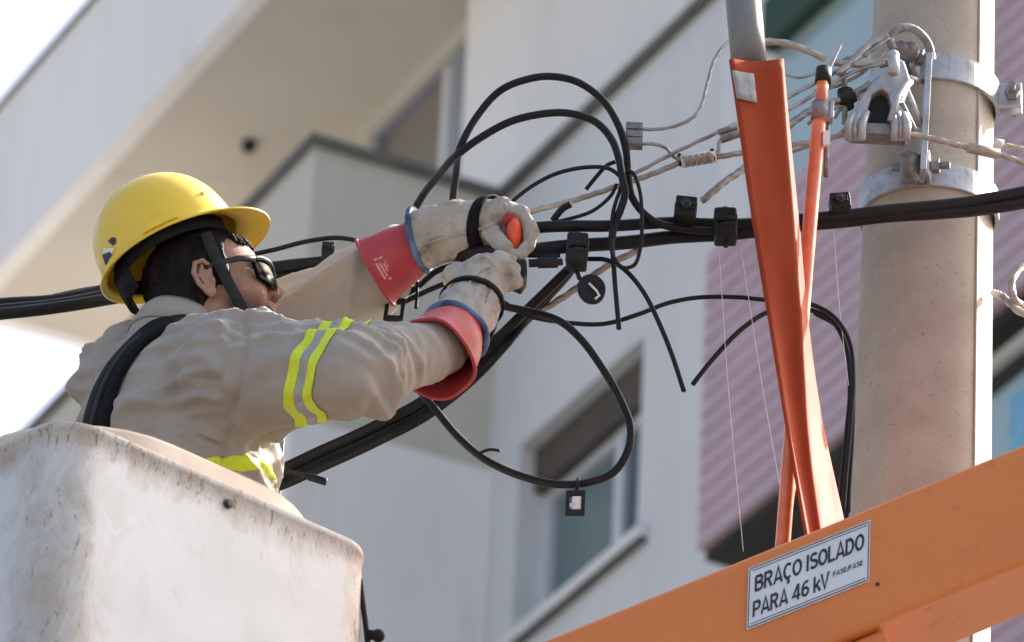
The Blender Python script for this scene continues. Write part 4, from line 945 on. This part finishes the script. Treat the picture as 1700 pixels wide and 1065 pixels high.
ribbon('harness_webbing', hp2, [.012] * len(hp2), nback, M['strapgrey'], MAN, .014, .004)

# ---- head (local millimetres: x forward, y to his left, z up; origin between the ears)
HT, HY = math.radians(15), math.radians(-1)
hf = np.array([math.cos(HT) * math.cos(HY), math.cos(HT) * math.sin(HY), math.sin(HT)])
hl = unit(np.cross(EZ, hf)); hu = np.cross(hf, hl)
HO = at(348, 462, -.026) + hl * .079
def HW(p): p = np.asarray(p, float) / 1000.0; return HO + p[..., 0:1] * hf + p[..., 1:2] * hl + p[..., 2:3] * hu
def head_sdf(p):
    ay = p.copy(); ay[..., 1] = np.abs(ay[..., 1])
    d = ell(p, (-4, 0, 44), (97, 76, 88))
    d = smin(d, ell(p, (38, 0, -8), (58, 60, 74)), 22)
    d = smin(d, rcone(ay, (8, 50, -42), (76, 16, -80), 17, 19), 18)
    d = smin(d, ell(p, (79, 0, -80), (18, 22, 18)), 12)
    d = smin(d, ell(ay, (64, 36, -14), (26, 24, 26)), 16)
    d = smin(d, rcone(ay, (82, 0, 38), (74, 40, 36), 11, 10), 10)
    d = smin(d, rcone(p, (90, 0, 28), (113, 0, -5), 7.5, 10.5), 9)
    d = smin(d, ell(ay, (103, 11, -11), (10, 8, 8)), 6)
    d = smin(d, ell(p, (86, 0, -40), (15, 26, 17)), 10)
    d = smin(d, ell(p, (97, 0, -35.5), (7, 21, 5.5)), 4)
    d = smin(d, ell(p, (95.5, 0, -47), (7, 19, 6.5)), 4)
    d = smax(d, -ell(p, (104, 0, -41), (8, 22, 1.6)), 2)
    d = smax(d, -ell(p, (100, 0, -61), (9, 24, 6)), 7)
    d = smax(d, -ell(ay, (98, 31, 22), (13, 19, 11)), 10)
    d = smin(d, rcone(p, (-18, 0, -30), (-40, 0, -120), 57, 56), 22)
    d = smin(d, rcone(p, (-40, 0, -120), (-12, 0, -200), 56, 50), 20)
    rim = [(3, 77, 6), (5, 79, 24), (-5, 83, 34), (-19, 88, 29), (-25, 91, 10), (-20, 88, -10), (-10, 83, -26), (0, 79, -30), (4, 77, -22)]
    ear = ell(ay, (-9, 78, 2), (16, 4.5, 29), np.array([[.966, 0, .259], [0, 1, 0], [-.259, 0, .966]]))
    for a, b in zip(rim[:-1], rim[1:]): ear = smin(ear, rcone(ay, a, b, 4.0, 4.0), 2.0)
    for a, b in (((-8, 84, 24), (-16, 86, 6)), ((-16, 86, 6), (-9, 83, -14))): ear = smin(ear, rcone(ay, a, b, 2.8, 2.8), 2.5)
    ear = smin(ear, ell(ay, (4, 79, -4), (5, 6, 8)), 2)
    ear = smin(ear, ell(ay, (-3, 80, -27), (8, 5, 8)), 3)
    return smin(d, ear, 4)
hv, hfc = surface_nets(head_sdf, (-150, -150, -200), (135, 150, 145), 2.3)
skin_o = obj('body', HW(hv), hfc, M['skin'], MAN, True)
# stubble mask as a vertex attribute (his own beard growth)
att = skin_o.data.attributes.new('stubble', 'FLOAT', 'POINT')
x, y, z = hv[:, 0], np.abs(hv[:, 1]), hv[:, 2]
jaw = np.clip((-20 - z + (x - 40) * -.12) / 24, 0, 1) * np.clip((x - 0) / 25, 0, 1) * np.clip((z + 125) / 25, 0, 1)
mous = np.exp(-((z + 25) / 7) ** 2) * np.clip((x - 84) / 8, 0, 1) * (y < 28)
goat = np.clip((x - 84) / 10, 0, 1) * np.clip((-54 - z) / 6, 0, 1)
lipm = np.exp(-((z + 41) / 10) ** 2) * np.clip((x - 91) / 6, 0, 1) * (y < 22)
st = np.clip(.95 * jaw + 1.0 * mous + .35 * goat - .8 * lipm * (mous < .5), 0, 1)
att.data.foreach_set('value', st.astype(np.float32))
def stub(N, L):
    a = N.new('ShaderNodeAttribute'); a.attribute_name = 'stubble'
    nz = N.new('ShaderNodeTexNoise'); nz.inputs['Scale'].default_value = 600; nz.inputs['Detail'].default_value = 2
    tc = N.new('ShaderNodeTexCoord'); L.new(tc.outputs['Object'], nz.inputs['Vector'])
    mr = N.new('ShaderNodeMapRange'); mr.inputs[1].default_value = .35; mr.inputs[2].default_value = .6; mr.inputs[3].default_value = .55; L.new(nz.outputs['Fac'], mr.inputs[0])
    mu = N.new('ShaderNodeMath'); mu.operation = 'MULTIPLY'; L.new(a.outputs['Fac'], mu.inputs[0]); L.new(mr.outputs[0], mu.inputs[1])
    return mu.outputs[0]
overlay(M['skin'], (.045, .026, .020), stub)
# hair: close crop over the back and sides, sideburn in front of the ear
def hair_sdf(p):
    ay = p.copy(); ay[..., 1] = np.abs(ay[..., 1])
    d = ell(p, (-6, 0, 43), (103, 81, 94))
    d = smin(d, rcone(p, (-22, 0, -10), (-42, 0, -66), 62, 58), 20)
    cut = (p[..., 0] - (22 + .35 * (p[..., 2] - 20)))                      # front edge behind the temple
    d2 = smax(d, cut, 6)
    side = ell(ay, (24, 68, 22), (14, 12, 34)); d2 = smin(d2, side, 8)
    d2 = smax(d2, -(p[..., 2] + 74 + .55 * (p[..., 0] + 40)), 6)
    d2 = smax(d2, -ell(ay, (-2, 86, -14), (24, 22, 40)), 6)
    return d2
av, afc = surface_nets(hair_sdf, (-130, -110, -120), (70, 110, 150), 3.0)
nh = vnormals(av, afc)
av = av + nh * np.array([1.8 * noise.noise(Vector((p[0] * .13, p[1] * .13, p[2] * .05))) + 1.0 * noise.noise(Vector((p[0] * .4, p[1] * .4, p[2] * .15))) for p in av])[:, None]
obj('hair', HW(av), afc, M['hair'], MAN, True)
fr_h = MB()
for k in range(26):
    yy = -52 + 104 * k / 25 + random.uniform(-3, 3); x0 = 84 - .010 * yy * yy
    fr_h.tube([HW((x0 - 16, yy, 96)), HW((x0 - 2, yy + random.uniform(-4, 4), 86)), HW((x0 + 5, yy + random.uniform(-6, 6), 74 + random.uniform(-6, 6)))], [.007, .006, .002], 6)
fr_h.build('fringe', M['hair'], MAN, smooth=True)
# sunglasses
SGL = MB()
for s in (-1, 1): SGL.tube([HW((82, s * 69, 27)), HW((55, s * 78, 28)), HW((14, s * 82, 25)), HW((-4, s * 80, 20))], [.0042, .0036, .003, .0026], 8, oval=1.6)
SGL.tube(spline([HW((80, -68, 29)), HW((94, -52, 35)), HW((107, -28, 36)), HW((112.5, 0, 29)), HW((107, 28, 36)), HW((94, 52, 35)), HW((80, 68, 29))], 5), .0046, 8)
gls = SGL.build('sunglasses', M['frame'], MAN, smooth=True)
for s in (-1, 1):
    v = []; f = []
    na, nb = 13, 9
    for i in range(nb):
        for j in range(na):
            t = j / (na - 1) * 2 - 1; q = i / (nb - 1) * 2 - 1
            yy = 37 + 32 * t * (1 - .10 * max(0, -q) ); zz = 10 + 25 * q * (1 - .25 * t * t * (1 if q < 0 else .3))
            v.append(HW((112 - .0078 * yy * yy - .004 * (zz - 10) ** 2, s * yy, zz)))
    for i in range(nb - 1):
        for j in range(na - 1): q = i * na + j; f.append((q, q + 1, q + na + 1, q + na))
    o = obj('lens', v, f, M['lens'], gls, True); m_ = o.modifiers.new('thick', 'SOLIDIFY'); m_.thickness = .0025
# ---- helmet
hp_ = math.radians(14)
kf = hf * math.cos(hp_) + hu * math.sin(hp_); ku = np.cross(kf, hl)
KO = HO + hu * .104 - hf * .046
def KW(p): p = np.asarray(p, float) / 1000.0; return KO + p[..., 0:1] * kf + p[..., 1:2] * hl + p[..., 2:3] * ku
HEL = obj('helmet', [KO, KO + kf * .001, KO + ku * .001], [(0, 1, 2)], M['helmet_in'], MAN)
nth, nph = 96, 28
v = []; f = []
RX, RY, RZ = 123, 106, 146
for i in range(nph + 1):
    ph = (math.pi / 2) * i / nph
    for j in range(nth):
        th = 2 * math.pi * j / nth
        sx2 = math.sin(ph) ** .92; x = RX * sx2 * math.cos(th); y = RY * sx2 * math.sin(th); z = RZ * math.cos(ph) ** .90 if i < nph else 0.0
        rib = 4.0 * math.exp(-(y / 15.0) ** 2) * max(0, 1 - (ph / 1.45) ** 6)
        for yy0 in (-38, 38): rib += 1.6 * math.exp(-((y - yy0) / 9.0) ** 2) * max(0, 1 - (ph / 1.35) ** 6)
        k = 1 + rib / 125
        v.append((x * k, y * k, z * k))
# brim rows
def brim_w(th): c_ = max(0, math.cos(th)); return 12 + 40 * c_ ** 2.2
for (fr, dz) in ((.35, -1.5), (.75, -3.5), (1.0, -6.5)):
    for j in range(nth):
        th = 2 * math.pi * j / nth; w = brim_w(th) * fr; c_ = max(0, math.cos(th))
        v.append(((RX + w) * math.cos(th), (RY + w * (1 - .3 * c_)) * math.sin(th), dz - 9 * fr * c_ ** 2 + 1.5 * math.cos(2 * th)))
for i in range(nph + 3):
    for j in range(nth): k = (j + 1) % nth; f.append((i * nth + j, (i + 1) * nth + j, (i + 1) * nth + k, i * nth + k))
shell = obj('shell', KW(np.array(v)), f, M['helmet'], HEL, True); s_ = shell.modifiers.new('thick', 'SOLIDIFY'); s_.thickness = .0035; s_.offset = -1
# moulded accessory slot on the near side, knob at the temple, headband
def side_pt(th, z, out=0): 
    zz = max(0, min(1, z / RZ)); ph = math.acos(zz ** (1 / .9)); sx2 = math.sin(ph) ** .92
    return np.array([(RX * sx2 + out) * math.cos(th), (RY * sx2 + out) * math.sin(th), z])
for s in (-1, 1):
    v = []; f = []; nn_ = 12
    top = lambda t: 24 - 12 * abs(t) ** 3
    for j in range(nn_ + 1):
        t = j / nn_ * 2 - 1; th = s * (math.pi / 2 + .12 + .26 * t)
        for (z, o_) in ((3, .3), (3, 4.0), (top(t) - 3, 4.0), (top(t), .2)): v.append(side_pt(th, z, o_))
    for j in range(nn_):
        for k in range(3): f.append((j * 4 + k, j * 4 + k + 1, (j + 1) * 4 + k + 1, (j + 1) * 4 + k))
    f += [(0, 1, 2, 3), tuple(nn_ * 4 + q for q in (3, 2, 1, 0))]
    o = obj('accessory_slot', KW(np.array(v)), f, M['helmet'], HEL, False)
    MB().sphere(KW(side_pt(s * .85, 42, 0)), .004, 10, 6).build('rivet', M['helmet'], HEL, smooth=True)
hb_ = []
for z in (-14, 14): hb_.append([KW(np.array([100 * math.cos(t), 83 * math.sin(t), z])) for t in np.linspace(0, 2 * math.pi, 48, endpoint=False)])
ring_loft('headband', [list(r) for r in hb_], M['helmet_in'], HEL, .004)
nb_ = []
for z, g_ in ((-46, 0), (-14, 2), (10, 0)): nb_.append([KW(np.array([(-104 - g_) * math.cos(t), 80 * math.sin(t), z - 12 * math.cos(t)])) for t in np.linspace(-.62, .62, 20)])
v = [p for r in nb_ for p in r]; f = [(i * 20 + j, i * 20 + j + 1, (i + 1) * 20 + j + 1, (i + 1) * 20 + j) for i in range(2) for j in range(19)]
o = obj('nape_strap', v, f, M['helmet_in'], HEL, True); s_ = o.modifiers.new('thick', 'SOLIDIFY'); s_.thickness = .005
# badge printed on the back left: navy triangle, white bar, dark blob
def decal(name, pts, m, par):
    P = [KW(side_pt(math.radians(-180 + a), z, 1.4)) for a, z in pts]; c = sum(P) / len(P); c = c + unit(c - KO) * .0006
    return obj(name, P + [c], [(i, (i + 1) % len(P), len(P)) for i in range(len(P))], m, par, False)
decal('badge_triangle', [(20, 10), (34, 12), (33, 20), (22, 30)], M['navy'], HEL)
decal('badge_bar', [(23, 32), (35, 13), (40, 16), (28, 36)], M['white_print'], HEL)
decal('badge_letter', [(36, 38), (42, 37), (45, 30), (43, 23), (39, 23), (38, 29)], M['navy'], HEL)
# chin strap (both sides, meeting under the chin)
for s in (-1, 1):
    path = [np.array(q, float) for q in ((10, s * 97, 78), (14, s * 90, 50), (20, s * 86, 20), (30, s * 80, -20), (42, s * 66, -58), (54, s * 44, -88), (62, s * 18, -102), (62, 0, -104))]
    path = spline(path, 6); v = []; f = []
    for i, p in enumerate(path):
        t = unit(path[min(i + 1, len(path) - 1)] - path[max(i - 1, 0)]); nrm = unit(np.array([0, p[1], -30 if p[2] < -40 else 0]) + 1e-6); a = unit(np.cross(t, nrm))
        for q in (-.5, 0, .5): v.append(HW(p + a * 19 * q))
    for i in range(len(path) - 1):
        for j in range(2): q = i * 3 + j; f.append((q, q + 1, q + 4, q + 3))
    o = obj('chin_strap', v, f, M['strapgrey'], HEL, True); s_ = o.modifiers.new('thick', 'SOLIDIFY'); s_.thickness = .0025

# ---- gloves
def fingers(p, chains, k=.006):
    d = None
    for ch in chains:
        e = None
        for (a, ra), (b, rb) in zip(ch[:-1], ch[1:]):
            q = rcone(p, a, b, ra, rb); e = q if e is None else smin(e, q, .004)
        d = e if d is None else smin(d, e, k * .4)
    return d
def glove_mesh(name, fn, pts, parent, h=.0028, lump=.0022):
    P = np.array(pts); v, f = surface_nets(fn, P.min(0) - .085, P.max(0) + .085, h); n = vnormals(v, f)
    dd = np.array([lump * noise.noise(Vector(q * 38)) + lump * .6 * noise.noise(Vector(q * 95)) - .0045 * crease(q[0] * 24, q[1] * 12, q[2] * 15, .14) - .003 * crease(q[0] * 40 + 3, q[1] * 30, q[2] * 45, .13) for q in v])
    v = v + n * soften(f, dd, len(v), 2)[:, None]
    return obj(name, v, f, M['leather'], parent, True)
# far glove
GF = [at(694, 398, .13), at(760, 380, .105), at(812, 368, .075), at(842, 362, .06)]
fch = []
for i in range(4):
    dy = -.030 + i * .026; l = (.0, .003, .0, -.006)[i]
    fch.append([(at(838, 352, .05 + dy), .014), (at(866, 352 + 2 * i, .045 + dy), .0135), (at(880 + l * 1000, 380 + 2 * i, .04 + dy), .0125), (at(876, 408, .035 + dy), .0115), (at(862, 424, .03 + dy), .0105)])
thumb_f = [(at(815, 385, .03), .017), (at(826, 398, .0), .0145), (at(838, 412, -.008), .0125), (at(850, 424, .0), .011)]
def far_glove(p):
    d = rcone(p, GF[0], GF[1], .055, .046); d = smin(d, rcone(p, GF[1], GF[2], .046, .040), .02)
    d = smin(d, ell(p, at(832, 362, .06), (.036, .052, .030)), .018)
    d = smin(d, fingers(p, fch), .010); d = smin(d, fingers(p, [thumb_f]), .010)
    ax = unit(GF[1] - GF[0]); d = smax(d, -((p - GF[0]) @ ax), .003)
    d = smax(d, -rcone(p, GF[0] - ax * .05, GF[0] + ax * .06, .051, .043), .003)
    return d
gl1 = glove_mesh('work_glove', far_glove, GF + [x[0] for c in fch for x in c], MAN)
# near glove
GN = [at(755, 552, -.092), at(780, 512, -.06), at(797, 482, -.04), at(806, 462, -.03)]
nch = []
for i in range(4):
    dy = -.036 + i * .025
    nch.append([(at(808, 444 + i, -.02 + dy), .0145), (at(832, 438 + 3 * i, -.02 + dy), .0135), (at(853, 447 + 3 * i, -.015 + dy), .0125), (at(857, 466 + i, -.01 + dy), .0115), (at(842, 474, -.005 + dy), .0105)])
thumb_n = [(at(790, 452, -.05), .019), (at(806, 436, -.055), .0155), (at(828, 428, -.05), .0135), (at(848, 430, -.04), .012)]
def near_glove(p):
    d = rcone(p, GN[0], GN[1], .054, .046); d = smin(d, rcone(p, GN[1], GN[2], .046, .040), .02)
    d = smin(d, ell(p, at(800, 462, -.03), (.040, .050, .034)), .02)
    d = smin(d, ell(p, at(762, 460, -.02), (.030, .03, .022)), .02)
    d = smin(d, fingers(p, nch), .010); d = smin(d, fingers(p, [thumb_n]), .010)
    ax = unit(GN[1] - GN[0]); d = smax(d, -((p - GN[0]) @ ax), .003)
    d = smax(d, -rcone(p, GN[0] - ax * .05, GN[0] + ax * .06, .050, .041), .003)
    return d
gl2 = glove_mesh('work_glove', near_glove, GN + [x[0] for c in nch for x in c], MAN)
def seam(fn, pts, par):
    out = []
    for p in spline([at(*q) for q in pts], 8):
        x = p - F_ * .12
        for _ in range(70):
            e = float(fn(x[None, None, :])[0, 0])
            if e < .0005: break
            x = x + F_ * max(e * .6, .0005)
        out.append(x - F_ * .0015)
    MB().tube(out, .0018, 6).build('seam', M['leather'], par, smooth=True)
seam(far_glove, [(702, 404, 0), (750, 390, 0), (800, 378, 0), (824, 372, 0)], gl1)
seam(far_glove, [(838, 336, 0), (842, 352, 0), (838, 372, 0)], gl1)
seam(near_glove, [(786, 545, 0), (806, 505, 0), (818, 480, 0)], gl2)
seam(near_glove, [(775, 476, 0), (795, 452, 0), (815, 442, 0)], gl2)
# blue piping, wrist straps, red rubber cuffs
def piping(c, ax, r, par, seed):
    P = circ(c, ax, r, 40, wob=.05, seed=seed); P = P + [P[0]]
    MB().tube(P, .0055, 8, cap=False).build('piping', M['blue'], par, smooth=True)
axF = unit(GF[1] - GF[0]); axN = unit(GN[1] - GN[0])
piping(GF[0] + axF * .002, axF, .0545, gl1, 1); piping(GN[0] + axN * .002, axN, .055, gl2, 2)
def wrist_strap(fn, c, ax, w, par, r0=.09):
    a = unit(np.cross(EZ, ax)); b = np.cross(ax, a); rows_ = []
    for k in range(41):
        t = 2 * math.pi * k / 40; d_ = a * math.cos(t) + b * math.sin(t); row = []
        for q in (-.5, 0, .5):
            x = c + ax * w * q + d_ * r0
            for _ in range(50):
                e = float(fn(x[None, None, :])[0, 0])
                if e < .0005: break
                x = x - d_ * max(e * .7, .0004)
            row.append(x + d_ * .0018)
        rows_.append(row)
    v = [x for r in rows_ for x in r]; f = [(i * 3 + j, i * 3 + j + 1, i * 3 + j + 4, i * 3 + j + 3) for i in range(40) for j in range(2)]
    o = obj('wrist_strap', v, f, M['harness'], par, True); s = o.modifiers.new('thick', 'SOLIDIFY'); s.thickness = .003
cF = at(806, 376, .08); axS = unit(GF[2] - GF[1] + np.array([.01, 0, -.022])); wrist_strap(far_glove, cF, axS, .021, gl1)
wrist_strap(near_glove, GN[1] + (GN[2] - GN[1]) * .35, unit(GN[2] - GN[1] + np.array([-.006, 0, .012])), .014, gl2)
CUFFS = []
def cuff(c0, c1, r0, r1, par, flare, seed):
    ax = unit(c1 - c0); rings_ = []
    for t, rr in ((0, r0 + flare), (.015, r0 + flare * .8), (.08, r0 + flare * .3), (.2, r0 * .97), (.4, r0 * .75 + r1 * .25), (.75, r1 * 1.03), (1, r1)):
        rings_.append(circ(c0 + (c1 - c0) * t, ax, rr, 44, wob=.20 * max(0, 1 - 1.6 * t), seed=seed, oval=(1, 1)))
    o = ring_loft('rubber_cuff', rings_, M['red'], par, .003)
    CUFFS.append((c0, c1, rings_))
    P = rings_[0] + [rings_[0][0]]; MB().tube(P, .0032, 8, cap=False).build('cuff_bead', M['red'], o, smooth=True)
    return o
c1 = cuff(at(622, 448, .16), GF[0] + axF * .03, .055, .040, MAN, .006, 3)
c2 = cuff(at(722, 596, -.150), GN[0] + axN * .05, .065, .041, MAN, .005, 5)
# faint print on the far cuff, facing the street
c0_, c1_, rg = CUFFS[0]; ts_ = (0, .015, .08, .2, .4, .75, 1)
camd = unit(CAM - c0_)
best = max(range(44), key=lambda j: unit(rg[3][j] - (c0_ + (c1_ - c0_) * .2)) @ camd)
def cuff_pt(t, a):
    j = int(math.floor(a)) % 44; fr = a - math.floor(a)
    k = max(i for i in range(6) if ts_[i] <= t); w = (t - ts_[k]) / (ts_[k + 1] - ts_[k])
    g_ = lambda i: rg[i][j] * (1 - fr) + rg[i][(j + 1) % 44] * fr
    p = g_(k) * (1 - w) + g_(k + 1) * w; ctr = c0_ + (c1_ - c0_) * t
    return p + unit(p - ctr) * .0022
for (t0, t1, a0, a1) in ((.10, .135, -1.5, 2.4), (.15, .18, -1.2, 2.0), (.195, .22, -.8, 1.2), (.235, .25, -1.2, .6), (.15, .20, 2.5, 3.1), (.11, .16, -2.6, -2.1), (.175, .24, -2.4, -2.0)):
    pv = [cuff_pt(t0 + (t1 - t0) * i, best + a0 + (a1 - a0) * j / 3) for i in (0, 1) for j in range(4)]
    obj('cuff_print', pv, [(j, j + 1, j + 5, j + 4) for j in range(3)], M['cuff_ink'], c1, True)

# tool held in the far hand
TL = thing('hand_tool', 'orange handled tool with black jaw gripped in the far glove', 'tool', at(855, 470, .0))
MB().sphere(at(853, 392, .018), (.014, .03, .034)).build('handle', mat('orange_grip', (.80, .10, .03), .35), TL, smooth=True)
MB().sphere(at(846, 366, .014), (.012, .02, .013)).build('handle_knob', M['red'], TL, smooth=True)
bevel(MB().prism([at(832, 432, -.02), at(874, 428, -.02), at(876, 452, -.02), at(866, 466, -.02), at(848, 458, -.02), at(828, 448, -.02)], np.array([0, .05, 0])).build('jaw', M['plastic'], TL), .004)

# bare mast piece and dark post seen between torso and cables
ps = thing('jib_post', 'dark steel post with pale edge standing behind the bucket beside the waist', 'post', at(455, 860, .34))
MB().box(at(447, 790, .36) - EZ * .55, np.array([.010, 0, 0]), np.array([0, .012, 0]), np.array([0, 0, .65])).build('post_web', M['plastic'], ps)
MB().box(at(462, 790, .35) - EZ * .55, np.array([.006, 0, 0]), np.array([0, .010, 0]), np.array([0, 0, .65])).build('post_flange', M['steel'], ps)

for o in bpy.data.objects:
    if '_o' in o: del o['_o']
for m_ in bpy.data.materials:
    if '_last' in m_: del m_['_last']
